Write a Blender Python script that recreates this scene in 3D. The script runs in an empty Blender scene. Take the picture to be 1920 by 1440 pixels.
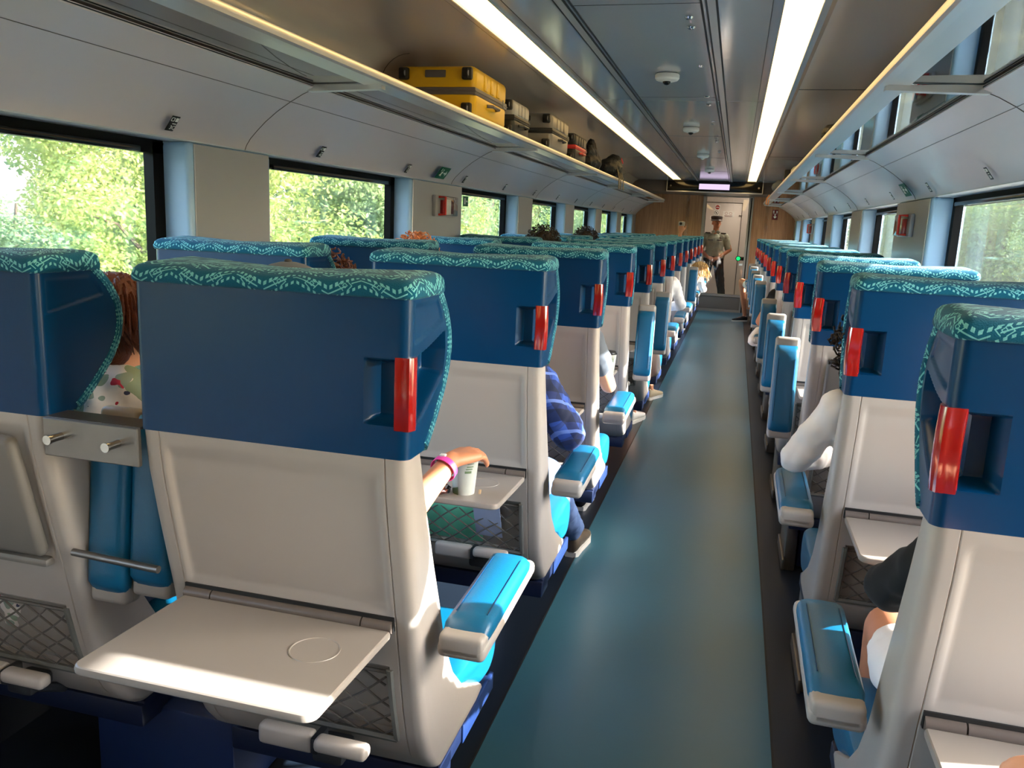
import bpy, bmesh, math, random
from mathutils import Vector, Matrix
R = math.radians
rnd = random.Random(7)
scene = bpy.context.scene
COL = scene.collection
PI = math.pi

# ---------------------------------------------------------------- materials
def lin(c):
    return tuple(((v/255)/12.92 if v/255 <= .04045 else ((v/255+.055)/1.055)**2.4) for v in c)
MATS = {}
class NT:
    def __init__(s, m): s.t = m.node_tree; s.n = s.t.nodes; s.l = s.t.links
    def new(s, k, **kw):
        n = s.n.new(k)
        for a, b in kw.items(): setattr(n, a, b)
        return n
    def sock(s, node, i, v):
        if isinstance(v, bpy.types.NodeSocket): s.l.new(v, node.inputs[i])
        elif v is not None: node.inputs[i].default_value = v
    def math(s, op, a, b=None, c=None):
        n = s.new('ShaderNodeMath', operation=op)
        s.sock(n, 0, a); s.sock(n, 1, b); s.sock(n, 2, c)
        return n.outputs[0]
    def mix(s, f, a, b):
        n = s.new('ShaderNodeMix', data_type='RGBA')
        s.sock(n, 0, f); s.sock(n, 6, a); s.sock(n, 7, b)
        return n.outputs[2]
    def noise(s, vec, scale, detail=3, rough=.5):
        n = s.new('ShaderNodeTexNoise'); n.inputs['Scale'].default_value = scale
        n.inputs['Detail'].default_value = detail; n.inputs['Roughness'].default_value = rough
        if vec: s.l.new(vec, n.inputs['Vector'])
        return n.outputs['Fac']
    def coord(s, kind='Object'): return s.new('ShaderNodeTexCoord').outputs[kind]
    def mapping(s, vec, scale=(1,1,1), rot=(0,0,0)):
        n = s.new('ShaderNodeMapping'); n.inputs['Scale'].default_value = scale; n.inputs['Rotation'].default_value = rot
        s.l.new(vec, n.inputs['Vector']); return n.outputs[0]
    def ramp(s, f, stops):
        n = s.new('ShaderNodeValToRGB'); e = n.color_ramp.elements
        while len(e) < len(stops): e.new(.5)
        for q, (p, c) in zip(e, stops): q.position = p; q.color = (*c, 1)
        s.l.new(f, n.inputs[0]); return n.outputs[0]
def mat(name, rgb=(128,128,128), rough=.5, metal=0, coat=0, spec=.5, bump=None, var=0, varscale=3, trans=0, sheen=0):
    m = bpy.data.materials.new(name); m.use_nodes = True; MATS[name] = m
    t = NT(m); p = t.n['Principled BSDF']
    c = (*lin(rgb), 1)
    p.inputs['Base Color'].default_value = c
    p.inputs['Roughness'].default_value = rough; p.inputs['Metallic'].default_value = metal
    p.inputs['Coat Weight'].default_value = coat; p.inputs['Coat Roughness'].default_value = .12
    p.inputs['Specular IOR Level'].default_value = spec
    p.inputs['Sheen Weight'].default_value = sheen
    co = t.coord()
    if var:
        f = t.noise(co, varscale, 4)
        dark = (*[v*(1-var) for v in c[:3]], 1); lite = (*[min(1, v*(1+var)) for v in c[:3]], 1)
        t.l.new(t.mix(f, dark, lite), p.inputs['Base Color'])
    if bump:
        b = t.new('ShaderNodeBump'); b.inputs['Strength'].default_value = bump[1]; b.inputs['Distance'].default_value = .002
        t.l.new(t.noise(co, bump[0], 4), b.inputs['Height']); t.l.new(b.outputs[0], p.inputs['Normal'])
    return m
def emit(name, rgb, s):
    m = bpy.data.materials.new(name); m.use_nodes = True; MATS[name] = m
    t = NT(m); t.n.remove(t.n['Principled BSDF'])
    e = t.new('ShaderNodeEmission'); e.inputs[0].default_value = (*lin(rgb), 1); e.inputs[1].default_value = s
    t.l.new(e.outputs[0], t.n['Material Output'].inputs[0]); return m
def glassmat(name, tint=(1,1,1), refl=1.0, rough=.0, haze=0.0):
    m = bpy.data.materials.new(name); m.use_nodes = True; MATS[name] = m
    t = NT(m); t.n.remove(t.n['Principled BSDF'])
    tr = t.new('ShaderNodeBsdfTransparent'); tr.inputs[0].default_value = (*tint, 1)
    gl = t.new('ShaderNodeBsdfGlossy'); gl.inputs['Roughness'].default_value = rough
    fr = t.new('ShaderNodeFresnel'); fr.inputs[0].default_value = 1.5
    f = t.math('MULTIPLY', fr.outputs[0], refl); f = t.math('MINIMUM', f, 1.0)
    mx = t.new('ShaderNodeMixShader'); t.l.new(f, mx.inputs[0]); t.l.new(tr.outputs[0], mx.inputs[1]); t.l.new(gl.outputs[0], mx.inputs[2])
    out = mx.outputs[0]
    if haze:
        df = t.new('ShaderNodeBsdfTranslucent'); df.inputs[0].default_value = (.8,.82,.85,1)
        d2 = t.new('ShaderNodeBsdfDiffuse'); d2.inputs[0].default_value = (.8,.82,.85,1)
        ad = t.new('ShaderNodeMixShader'); ad.inputs[0].default_value = .5; t.l.new(df.outputs[0], ad.inputs[1]); t.l.new(d2.outputs[0], ad.inputs[2])
        streak = t.noise(t.mapping(t.coord(), (6, 9, .7)), 3, 4)
        hz = t.math('MULTIPLY', streak, haze*2)
        m2 = t.new('ShaderNodeMixShader'); t.l.new(hz, m2.inputs[0]); t.l.new(out, m2.inputs[1]); t.l.new(ad.outputs[0], m2.inputs[2]); out = m2.outputs[0]
    t.l.new(out, t.n['Material Output'].inputs[0]); return m

mat('shell_blue', (0,51,90), .3, coat=.08, spec=.22, bump=(900,.05))
mat('shell_grey', (168,158,150), .38, bump=(1200,.08))
mat('tray_grey', (148,138,130), .38, bump=(1500,.08))
mat('hinge_grey', (98,87,81), .35)
mat('leather_blue', (0,88,126), .38, bump=(420,.18))
mat('leather_edge', (158,150,143), .4)
mat('handle_red', (150,20,14), .16, coat=.8)
mat('navy', (6,22,54), .45)
mat('dark_plastic', (28,30,34), .5)
mat('steel', (124,119,115), .34, metal=.85)
mat('chrome', (210,208,204), .12, metal=1)
mat('net_cord', (92,86,80), .7)
mat('net_frame', (104,103,98), .55)
mat('wall_paint', (176,180,184), .42)
mat('reveal_paint', (150,184,214), .4)  # blue of the sky light on the reveals is put into this colour
mat('pillar_satin', (164,162,163), .3, metal=.3, bump=(300,.03))
mat('cove_satin', (204,192,192), .32, metal=.1, coat=.25)
mat('ceil_satin', (230,216,206), .17, metal=.35)
mat('ceil_mid', (196,198,202), .13, metal=.4)
mat('rack_alu', (216,214,212), .28, metal=.7)
mat('black_frame', (6,6,7), .6, spec=.1)
mat('black_gloss', (12,10,12), .15)
mat('white_plastic', (225,225,222), .35)
mat('rubber', (20,20,20), .7)
mat('green_sign', (0,92,60), .5)
mat('white_ink', (235,235,228), .5)
mat('black_ink', (14,14,16), .5)
mat('red_ink', (160,16,20), .5)
mat('maroon_ink', (110,16,22), .5)
mat('brushed_door', (158,150,142), .35, metal=.55)
mat('door_panel', (118,110,102), .45, metal=.3)
mat('vest_paint', (205,198,190), .4)
mat('case_yellow', (222,172,12), .35)
mat('case_trim', (96,88,84), .5)
mat('case_dark', (38,37,36), .45)
mat('case_grey', (140,134,126), .38, metal=.2)
mat('case_white', (170,166,160), .4)
mat('case_red', (200,40,30), .4)
mat('bag_black', (13,12,12), .6, bump=(60,.6))
mat('bag_khaki', (96,84,58), .75)
mat('bag_red', (200,14,24), .5)
mat('bag_orange', (214,130,60), .5)
mat('skin_light', (222,158,124), .5, var=.12, varscale=25)
mat('skin_mid', (196,130,96), .5, var=.12, varscale=25)
mat('skin_dark', (140,92,66), .5, var=.1, varscale=25)
mat('cloth_white', (240,231,226), .8, bump=(40,.35))
mat('cloth_black', (14,12,14), .9, bump=(40,.3))
mat('cloth_denim', (88,112,160), .8, var=.25, varscale=60)
mat('cloth_navy', (24,30,60), .8)
mat('cloth_grey', (82,88,98), .85)
mat('cloth_teal', (60,110,120), .85)
mat('cloth_sage', (168,172,152), .8, bump=(40,.3))
mat('cloth_charcoal', (44,42,44), .85, bump=(40,.3))
mat('hair_dark', (34,24,20), .6, bump=(160,1))
mat('hair_auburn', (96,44,22), .45, var=.45, varscale=60, bump=(160,1))
mat('hair_ginger', (196,118,66), .5, var=.3, varscale=60)
mat('hair_blond', (206,170,116), .5, var=.3, varscale=50)
mat('shoe_brown', (84,72,60), .4)
mat('shoe_white', (220,216,210), .5)
mat('shoe_tan', (186,170,140), .6)
mat('shoe_black', (20,20,28), .5)
mat('bracelet_pink', (236,70,170), .4)
mat('cup_paper', (188,190,182), .6)
mat('cup_green', (98,118,84), .6)
mat('cup_lid', (22,22,26), .35)
mat('wrapper_brown', (140,70,48), .25)
mat('stick_wood', (214,180,140), .7)
mat('folder_green', (120,222,186), .5)
mat('paper_blue', (170,180,210), .6)
mat('clear_red', (190,20,20), .3)
mat('pedestal_navy', (20,44,92), .45)
mat('stow_grey', (108,103,98), .42)
mat('trunk', (112,96,80), .9, var=.3, varscale=6)
mat('grass', (150,146,104), .95, var=.4, varscale=1)
mat('ballast', (120,112,104), .95, var=.3, varscale=20)
mat('eye_white', (235,232,226), .3)
emit('lamp_glow', (255,212,136), 2.3)
emit('lamp_vest', (255,236,214), 7.0)  # glow of the added fill light in the vestibule
emit('screen_glow', (222,200,232), .55)
emit('green_glow', (30,230,120), .6)
emit('red_glow', (255,40,50), 1.0)
glassmat('window_glass', (.95,.97,.97), .8, haze=.006)
glassmat('window_glass_dusty', (.88,.91,.92), .8, haze=.008)  # streaky haze mixed into the right panes
glassmat('rack_glass', (.90,.93,.94), 1.7, .03)
glassmat('door_glass', (.93,.94,.95), 1.0)
glassmat('clear_plastic', (.9,.9,.92), 1.2, .05)

def _floor(name, a, b, rough):
    m = mat(name, a, rough); t = NT(m); p = t.n['Principled BSDF']; co = t.coord()
    f = t.noise(co, 1.6, 6, .6); f2 = t.noise(co, 220, 2)
    c = t.mix(f, (*lin(a), 1), (*lin(b), 1))
    t.l.new(c, p.inputs['Base Color'])
    r = t.math('MULTIPLY_ADD', f2, .12, rough-.06); t.l.new(r, p.inputs['Roughness'])
    bp = t.new('ShaderNodeBump'); bp.inputs['Strength'].default_value = .12; bp.inputs['Distance'].default_value = .001
    t.l.new(t.noise(t.mapping(co, (2,14,2)), 3, 5), bp.inputs['Height']); t.l.new(bp.outputs[0], p.inputs['Normal'])
_floor('floor_aisle', (46,96,116), (64,106,122), .33)
_floor('floor_side', (20,28,40), (26,36,48), .36)

def _wood():
    m = mat('end_wood', (176,122,78), .5); t = NT(m); p = t.n['Principled BSDF']
    f = t.noise(t.mapping(t.coord(), (26, 26, 1.1)), 2, 6, .6)
    t.l.new(t.ramp(f, [(.25, lin((146,96,60))), (.55, lin((176,124,84))), (.8, lin((190,140,98)))]), p.inputs['Base Color'])
_wood()

def _plaid():
    m = mat('cloth_plaid', (40,60,130), .85); t = NT(m); p = t.n['Principled BSDF']
    co = t.coord(); s = t.new('ShaderNodeSeparateXYZ'); t.l.new(t.mapping(co, (1,1,1), (.5,.35,.2)), s.inputs[0])
    def bars(v, per, w):
        fr = t.math('FRACT', t.math('DIVIDE', v, per)); return t.math('LESS_THAN', fr, w)
    a = bars(s.outputs[0], .075, .4); b = bars(s.outputs[2], .075, .4); c = bars(t.math('ADD', s.outputs[2], .03), .075, .12); d = bars(s.outputs[1], .075, .35)
    col = t.mix(a, (*lin((52,84,172)), 1), (*lin((30,44,96)), 1))
    col = t.mix(t.math('MULTIPLY', b, .75), col, (*lin((16,20,40)), 1))
    col = t.mix(t.math('MULTIPLY', d, .5), col, (*lin((24,30,60)), 1))
    col = t.mix(t.math('MULTIPLY', c, .8), col, (*lin((110,136,210)), 1))
    t.l.new(col, p.inputs['Base Color'])
_plaid()
def _floral():
    m = mat('cloth_floral', (236,226,220), .8); t = NT(m); p = t.n['Principled BSDF']; co = t.coord()
    def blot(scale, th, col, base, off):
        mp = t.new('ShaderNodeMapping'); mp.inputs['Location'].default_value = off; t.l.new(co, mp.inputs['Vector'])
        f = t.noise(mp.outputs[0], scale, 1, .3); k = t.math('GREATER_THAN', f, th)
        return t.mix(k, base, (*lin(col), 1))
    c = blot(14, .60, (150,164,138), (*lin((236,226,220)), 1), (0,0,0))
    c = blot(22, .66, (150,164,150), c, (3,1,2)); c = blot(40, .71, (60,62,92), c, (5,2,9)); c = blot(34, .73, (214,60,84), c, (1,7,4))
    t.l.new(c, p.inputs['Base Color'])
_floral()

def _fabric():
    m = mat('fabric_pattern', (24,98,122), .95, sheen=.08, spec=.2); t = NT(m); p = t.n['Principled BSDF']
    uv = t.new('ShaderNodeUVMap'); uv.uv_map = 'UVMap'; s = t.new('ShaderNodeSeparateXYZ'); t.l.new(uv.outputs[0], s.inputs[0])
    u, v = s.outputs[0], s.outputs[1]; P = .062
    M = t.math
    def tri(x): # 0..1 triangle
        fr = M('FRACT', x); return M('ABSOLUTE', M('MULTIPLY_ADD', fr, 2.0, -1.0))
    def band(x, w): return M('LESS_THAN', M('ABSOLUTE', x), w)
    wave = M('MULTIPLY', tri(M('DIVIDE', u, P*2)), .030)
    vv = M('SUBTRACT', M('MODULO', M('ADD', v, 1.0), .040), .002)
    d = M('SUBTRACT', vv, wave)
    brk = M('LESS_THAN', M('FRACT', M('MULTIPLY', u, 18)), .8)
    line = M('MULTIPLY', band(d, .0014), brk)
    def dots(off, w, fq, duty):
        b = band(M('SUBTRACT', d, off), w); k = M('LESS_THAN', M('FRACT', M('MULTIPLY', u, fq)), duty); return M('MULTIPLY', b, k)
    d1 = dots(.0105, .0036, 96, .55); d2 = dots(-.0115, .0026, 96, .5)
    # diamonds
    cu = M('ABSOLUTE', M('SUBTRACT', M('MULTIPLY', M('FRACT', M('DIVIDE', u, P)), P), P/2))
    cv = M('ABSOLUTE', M('SUBTRACT', vv, .017))
    dd = M('ADD', cu, cv)
    ring = M('MULTIPLY', band(M('SUBTRACT', dd, .0125), .0012), M('GREATER_THAN', cu, .0035))
    sq = band(M('SUBTRACT', dd, .0042), .001)
    a = M('MAXIMUM', M('MAXIMUM', line, d1), M('MAXIMUM', d2, M('MAXIMUM', ring, sq)))
    f = t.noise(t.coord(), 420, 2); g = t.noise(t.coord(), 60, 3)
    base = t.mix(f, (*lin((0,66,92)), 1), (*lin((10,92,118)), 1)); mark = (*lin((112,184,188)), 1)
    t.l.new(t.mix(M('MULTIPLY', a, .9), base, mark), p.inputs['Base Color'])
    bp = t.new('ShaderNodeBump'); bp.inputs['Strength'].default_value = .5; bp.inputs['Distance'].default_value = .002
    t.l.new(f, bp.inputs['Height']); t.l.new(bp.outputs[0], p.inputs['Normal'])
_fabric()

def _leaf(name, stops, tr=.45):
    m = bpy.data.materials.new(name); m.use_nodes = True; MATS[name] = m; t = NT(m); p = t.n['Principled BSDF']
    oi = t.new('ShaderNodeObjectInfo'); co = t.coord('Object')
    f = t.noise(co, 1.3, 5, .65); f2 = t.math('MULTIPLY_ADD', oi.outputs['Random'], .25, -.12); f = t.math('ADD', f, f2)
    c = t.ramp(f, stops); t.l.new(c, p.inputs['Base Color']); p.inputs['Roughness'].default_value = .55
    tl = t.new('ShaderNodeBsdfTranslucent'); t.l.new(c, tl.inputs[0])
    mx = t.new('ShaderNodeMixShader'); mx.inputs[0].default_value = tr
    t.l.new(p.outputs[0], mx.inputs[1]); t.l.new(tl.outputs[0], mx.inputs[2]); t.l.new(mx.outputs[0], t.n['Material Output'].inputs[0])
_leaf('leaf_green', [(.25, lin((80,112,88))), (.45, lin((126,156,108))), (.60, lin((176,194,132))), (.8, lin((190,192,166)))])
_leaf('leaf_yellow', [(.25, lin((100,132,84))), (.45, lin((150,176,102))), (.60, lin((196,206,120))), (.8, lin((214,202,164)))])

# ---------------------------------------------------------------- mesh helpers
def BM(): return bmesh.new()
def box(bm, c, s, rot=None, bev=0, seg=2):
    g = bmesh.ops.create_cube(bm, size=1)
    vs = g['verts']
    M = Matrix.Translation(Vector(c)) @ (rot.to_4x4() if rot is not None else Matrix()) @ Matrix.Diagonal((*s, 1))
    bmesh.ops.transform(bm, matrix=M, verts=vs)
    if bev:
        es = list({e for v in vs for e in v.link_edges})
        bmesh.ops.bevel(bm, geom=es, offset=min(bev, min(s)*.49), segments=seg, profile=.5, affect='EDGES')
    return bm
def ring_faces(bm, rings, close=True, cap=True):
    vr = [[bm.verts.new(p) for p in r] for r in rings]
    n = len(vr[0]); fs = []
    for a, b in zip(vr, vr[1:]):
        for i in range(n if close else n-1):
            j = (i+1) % n
            try: fs.append(bm.faces.new((a[i], a[j], b[j], b[i])))
            except ValueError: pass
    if cap:
        for r, fl in ((vr[0], True), (vr[-1], False)):
            try: bm.faces.new(list(reversed(r)) if fl else r)
            except ValueError: pass
    return vr
def frame_of(d):
    d = d.normalized(); up = Vector((0,0,1)) if abs(d.z) < .95 else Vector((1,0,0))
    a = d.cross(up).normalized(); return a, d.cross(a).normalized()
def cyl(bm, p0, p1, r0, r1=None, seg=16):
    p0, p1 = Vector(p0), Vector(p1); r1 = r0 if r1 is None else r1
    a, b = frame_of(p1-p0)
    ring_faces(bm, [[p + (a*math.cos(t)+b*math.sin(t))*r for t in [2*PI*i/seg for i in range(seg)]] for p, r in ((p0, r0), (p1, r1))])
def tube(bm, pts, r, seg=8):
    pts = [Vector(p) for p in pts]; rs = []
    for i, p in enumerate(pts):
        d = (pts[min(i+1, len(pts)-1)] - pts[max(i-1, 0)])
        if i == 0: a, b = frame_of(d)
        else:
            d = d.normalized(); a = (a - d*a.dot(d)).normalized(); b = d.cross(a).normalized()
        rr = r[i] if isinstance(r, (list, tuple)) else r
        rs.append([p + (a*math.cos(t)+b*math.sin(t))*rr for t in [2*PI*k/seg for k in range(seg)]])
    ring_faces(bm, rs)
def lathe(bm, prof, c=(0,0,0), seg=24):
    c = Vector(c)
    ring_faces(bm, [[c+Vector((r*math.cos(t), r*math.sin(t), z)) for t in [2*PI*i/seg for i in range(seg)]] for r, z in prof])
def prism(bm, poly, axis, a, b):
    def P(p, h):
        return Vector((h, p[0], p[1])) if axis == 'x' else Vector((p[0], h, p[1])) if axis == 'y' else Vector((p[0], p[1], h))
    ring_faces(bm, [[P(p, a) for p in poly], [P(p, b) for p in poly]])
def capsule(bm, p0, r0, p1, r1, seg=12, k=3):
    p0, p1 = Vector(p0), Vector(p1); d = p1-p0
    if d.length < 1e-5: d = Vector((0,0,1e-4)); p1 = p0+d
    a, b = frame_of(d); dn = d.normalized(); rings = []
    for i in range(k+1):
        t = -PI/2 + (PI/2)*i/k + 1e-3*(i == 0)
        rings.append((p0+dn*math.sin(t)*r0, math.cos(t)*r0))
    for i in range(k+1):
        t = (PI/2)*i/k - 1e-3*(i == k)
        rings.append((p1+dn*math.sin(t)*r1, math.cos(t)*r1))
    ring_faces(bm, [[c+(a*math.cos(t)+b*math.sin(t))*max(r, 1e-4) for t in [2*PI*j/seg for j in range(seg)]] for c, r in rings])
def ellip(bm, c, rad, rot=None, u=16, v=10):
    g = bmesh.ops.create_uvsphere(bm, u_segments=u, v_segments=v, radius=1)
    bmesh.ops.transform(bm, matrix=Matrix.Translation(Vector(c)) @ (rot.to_4x4() if rot is not None else Matrix()) @ Matrix.Diagonal((*rad, 1)), verts=g['verts'])
def mesh(bm, name, material, sharp=35, flip=True):
    if flip: bmesh.ops.recalc_face_normals(bm, faces=bm.faces[:])
    me = bpy.data.meshes.new(name); bm.to_mesh(me); bm.free()
    for m in (material if isinstance(material, (list, tuple)) else [material]): me.materials.append(MATS[m])
    me.shade_smooth()
    if sharp: me.set_sharp_from_angle(angle=R(sharp))
    return me
def link(name, me, parent=None, loc=(0,0,0), rotz=0):
    o = bpy.data.objects.new(name, me); COL.objects.link(o)
    o.location = loc; o.rotation_euler = (0,0,rotz)
    if parent: o.parent = parent
    return o
def obj(name, bm, material, parent=None, loc=(0,0,0), sharp=35):
    return link(name, mesh(bm, name, material, sharp), parent, loc)
def thing(name, label, cat, loc=(0,0,0), rotz=0, group=None):
    o = bpy.data.objects.new(name, None); COL.objects.link(o); o.empty_display_size = .1
    o.location = loc; o.rotation_euler = (0,0,rotz); return tag(o, label, cat, group)
def tag(o, label, cat, group=None):
    o['label'] = label; o['category'] = cat
    if group: o['group'] = group
    return o
def struct(name, bm, material, parent=None, sharp=35):
    o = obj(name, bm, material, parent, sharp=sharp)
    if not parent: o['kind'] = 'structure'
    return o
def text(name, s, size, material, loc, rot, parent, ext=.0004, align='CENTER'):
    cu = bpy.data.curves.new(name, 'FONT'); cu.body = s; cu.size = size; cu.extrude = ext; cu.align_x = align; cu.align_y = 'CENTER'
    cu.materials.append(MATS[material]); cu.resolution_u = 2
    tmp = bpy.data.objects.new(name, cu); COL.objects.link(tmp)
    me = bpy.data.meshes.new_from_object(tmp.evaluated_get(bpy.context.evaluated_depsgraph_get())); bpy.data.objects.remove(tmp)
    o = bpy.data.objects.new(name, me); COL.objects.link(o); o.parent = parent
    o.matrix_local = Matrix.Translation(Vector(loc)) @ rot.to_4x4(); return o
def sm(a, b, x):
    t = min(1, max(0, (x-a)/(b-a))); return t*t*(3-2*t)

# ---------------------------------------------------------------- camera
cam = bpy.data.cameras.new('camera'); cam.sensor_width = 36; cam.lens = 36*1540.2/1920; cam.clip_start = .02; cam.clip_end = 400
co = bpy.data.objects.new('camera', cam); COL.objects.link(co)
right = Vector((.96451948,.26041701,.04341827)); up = Vector((-.09166414,.17609359,.98009629)); fwd = Vector((-.24758807,.94930186,-.19371659))
mw = Matrix((right, up, -fwd)).transposed().to_4x4(); mw.translation = Vector((0,0,1.5)); co.matrix_world = mw
scene.camera = co

# ---------------------------------------------------------------- dimensions of the carriage
XC = -.45; PITCH = 1.045; Y0 = 1.30; YB, YE = -2.6, 16.03
ZC = 2.325
AW = 1.444                       # half width at the pillars
WIN = [(-1.04,.52),(1.06,2.60),(3.14,4.68),(5.64,7.18),(7.74,9.28),(9.83,11.37),(11.92,13.46),(14.0,15.5)]
WINR = [(-1.3,.22),(.76,2.26),(2.88,4.95),(5.95,7.50),(8.19,9.73),(10.32,11.86),(12.41,13.95),(14.45,15.6)]  # nearest openings are unseen, spaced to shape the sun patches
ZW0, ZW1 = .86, 1.70
def SX(side, a): return XC + side*a

# floor
bm = BM(); box(bm, (XC,(YB+YE)/2,-.05), (3.2,YE-YB,.1)); struct('floor', bm, 'floor_side')
bm = BM(); box(bm, (-.1725,(YB+YE)/2,.001), (.817,YE-YB,.004)); o = obj('aisle_runner', bm, 'floor_aisle'); tag(o, 'teal grey vinyl runner along the aisle floor', 'floor covering'); 
bm = BM()
for x in (-.585, .24): box(bm, (x,(YB+YE)/2,.0015), (.006,YE-YB,.005))
struct('trim_1', bm, 'dark_plastic')
# ceiling
bm = BM()
prism(bm, [(XC-.537,ZC),(XC+.537,ZC),(XC+.537,ZC+.08),(XC-.537,ZC+.08)], 'y', YB, YE)
struct('ceiling', bm, 'ceil_mid')
for side, nm in ((-1,'left'),(1,'right')):
    pts = [(.677,ZC-.012),(.70,ZC-.012),(.72,ZC),(1.26,ZC)]
    for i in range(1, 9):
        t = PI/2*i/8; pts.append((1.26+.16*math.sin(t), ZC-.16+.16*math.cos(t)))
    pts += [(1.42,1.93),(1.56,1.93),(1.56,ZC+.08),(.677,ZC+.08)]
    bm = BM(); prism(bm, [(SX(side,a),z) for a, z in pts], 'y', YB, YE); struct('ceiling_'+nm, bm, 'ceil_satin', sharp=25)
    # lining cove below the rack
    pts = [(1.446,1.728),(1.436,1.75),(1.418,1.775),(1.39,1.803),(1.352,1.838),(1.30,1.877),(1.2425,1.913),(1.19,1.941),(1.138,1.962),(1.138,1.972),(1.42,1.985),(1.50,1.985),(1.50,1.728)]
    bm = BM(); prism(bm, [(SX(side,a),z) for a, z in pts], 'y', YB, YE); struct('trim_%d' % (2 if side < 0 else 3), bm, 'cove_satin', sharp=50)
    # panel joints on the cove: raised hair lines
    bm = BM()
    tube(bm, [(SX(side,1.2425),YB,1.9125),(SX(side,1.2425),YE,1.9125)], .0012, 6)
    y = .5
    while y < 15.9:
        tube(bm, [(SX(side,a-.0005),y,z-.0005) for a, z in pts[:9]], .0016, 6); y += 2.45
    struct('trim_%d' % (4 if side < 0 else 5), bm, 'hinge_grey')
    bm = BM()
    tube(bm, [(SX(side,1.138),YB,1.968),(SX(side,1.138),YE,1.968)], .002, 6)
    struct('trim_%d' % (6 if side < 0 else 7), bm, 'dark_plastic')
# ceiling channels and joints
bm = BM()
for s in (-1, 1):
    for a in (.243, .262, .300): box(bm, (XC+s*a,(YB+YE)/2,ZC), (.008,YE-YB,.006))
    tube(bm, [(XC+s*.50,YB,ZC),(XC+s*.50,YE,ZC)], .0015, 6)
y = -1.2
while y < 16:
    box(bm, (XC,y,ZC), (.49,.003,.002)); y += 2.26
y = -.35
for side in (-1, 1):
    for y in (-.35, 4.17, 8.69, 13.21):
        yy = y if side < 0 else y+1.1
        arc = [(SX(side,.72),yy,ZC-.0005),(SX(side,1.26),yy,ZC-.0005)] + [(SX(side,1.26+.16*math.sin(PI/2*i/8)),yy,ZC-.16+.16*math.cos(PI/2*i/8)) for i in range(1,9)] + [(SX(side,1.42),yy,1.99)]
        tube(bm, arc[1:] if side < 0 else arc, .002, 6)
struct('trim_8', bm, 'black_ink')
bm = BM()
for s in (-1, 1): box(bm, (XC+s*.281,(YB+YE)/2,ZC-.001), (.030,YE-YB,.006))
struct('trim_9', bm, 'rack_alu')

# light strips
edges = [-2.6, 1.05, 5.57, 10.09, 14.6]
pos = ['over the nearest rows','in the nearest part of the photo','over the middle of the car','towards the end wall','right against the end wall']
for s, nm in ((-1,'left'),(1,'right')):
    for i, (a, b) in enumerate(zip(edges, edges[1:])):
        t = thing('ceiling_light', 'warm glowing strip light panel, %s row of ceiling lights, %s' % (nm, ['behind the camera','first and brightest','second from the camera','last, next to the display'][i]), 'ceiling light', (SX(s,.607),(a+b)/2,ZC), 0, 'ceiling strip lights')
        bm = BM(); box(bm, (0,0,.006), (.134,b-a-.008,.01)); obj('diffuser', bm, 'lamp_glow', t)
        bm = BM()
        for q in (-1, 1): box(bm, (q*.069,0,.0), (.004,b-a,.02))
        box(bm, (0,0,.03), (.14,b-a,.006)); obj('housing', bm, 'rack_alu', t)

# side walls with window openings
def wall(side, wins, nm, k0):
    X0, X1 = SX(side, AW), SX(side, AW+.16)
    cx, w = (X0+X1)/2, abs(X1-X0)
    bm = BM()
    box(bm, (cx,(YB+YE)/2,ZW0/2), (w,YE-YB,ZW0))
    box(bm, ((SX(side,AW+.03)+X1)/2,(YB+YE)/2,(1.735+2.45)/2), (w-.03,YE-YB,2.45-1.735))
    box(bm, (cx,(YB+YE)/2,1.7325), (w,YE-YB,.01))
    struct('wall_'+nm, bm, 'wall_paint')
    ends = [YB] + [v for p in wins for v in p] + [YE]
    pil = [(ends[i], ends[i+1]) for i in range(0, len(ends), 2)]
    bm = BM(); b2 = BM()
    for a, b in pil:
        box(bm, (cx-side*.0, (a+b)/2, (ZW0+1.73)/2), (w, b-a, 1.73-ZW0), bev=.022, seg=3)
        box(b2, (X0-side*.002,(a+b)/2,(ZW0+1.722)/2), (.006,b-a-.05,1.722-ZW0), bev=.002, seg=1)
    struct('trim_%d' % (10 if side < 0 else 12), bm, 'reveal_paint')
    struct('trim_%d' % (11 if side < 0 else 13), b2, 'pillar_satin')
    for i, (a, b) in enumerate(wins):
        gx = SX(side, AW+.11)
        bm = BM(); f = .05
        box(bm, (gx+side*.015,(a+b)/2,1.709), (.04,b-a,.056)); box(bm, (gx+side*.015,(a+b)/2,ZW0+.01), (.04,b-a,.05))
        box(bm, (gx+side*.015,b-.02,(ZW0+1.72)/2), (.04,.07,1.72-ZW0)); box(bm, (gx+side*.015,a+.02,(ZW0+1.72)/2), (.04,.07,1.72-ZW0))
        t = struct('window_%d' % (k0+i), bm, 'black_frame')
        bm = BM(); box(bm, (gx+side*.038,(a+b)/2,(ZW0+1.70)/2), (.004,b-a-.02,1.70-ZW0)); obj('window_pane', bm, 'window_glass' if side < 0 else 'window_glass_dusty', t)
        bm = BM(); box(bm, (gx-side*.02,(a+b)/2+ (b-a)*.0,1.688), (.03,b-a-.3,.022), bev=.006); obj('blind_rail', bm, 'black_gloss', t)
wall(-1, WIN, 'left', 1); wall(1, WINR, 'right', 11)

for side, nm in ((-1,'left'),(1,'right')):
    bm = BM(); box(bm,(SX(side,AW-.012),(YB+YE)/2,.21),(.03,YE-YB,.42)); struct('baseboard_'+nm, bm, 'dark_plastic')  # dark strip added to blacken the lit lower wall behind the seats
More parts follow.
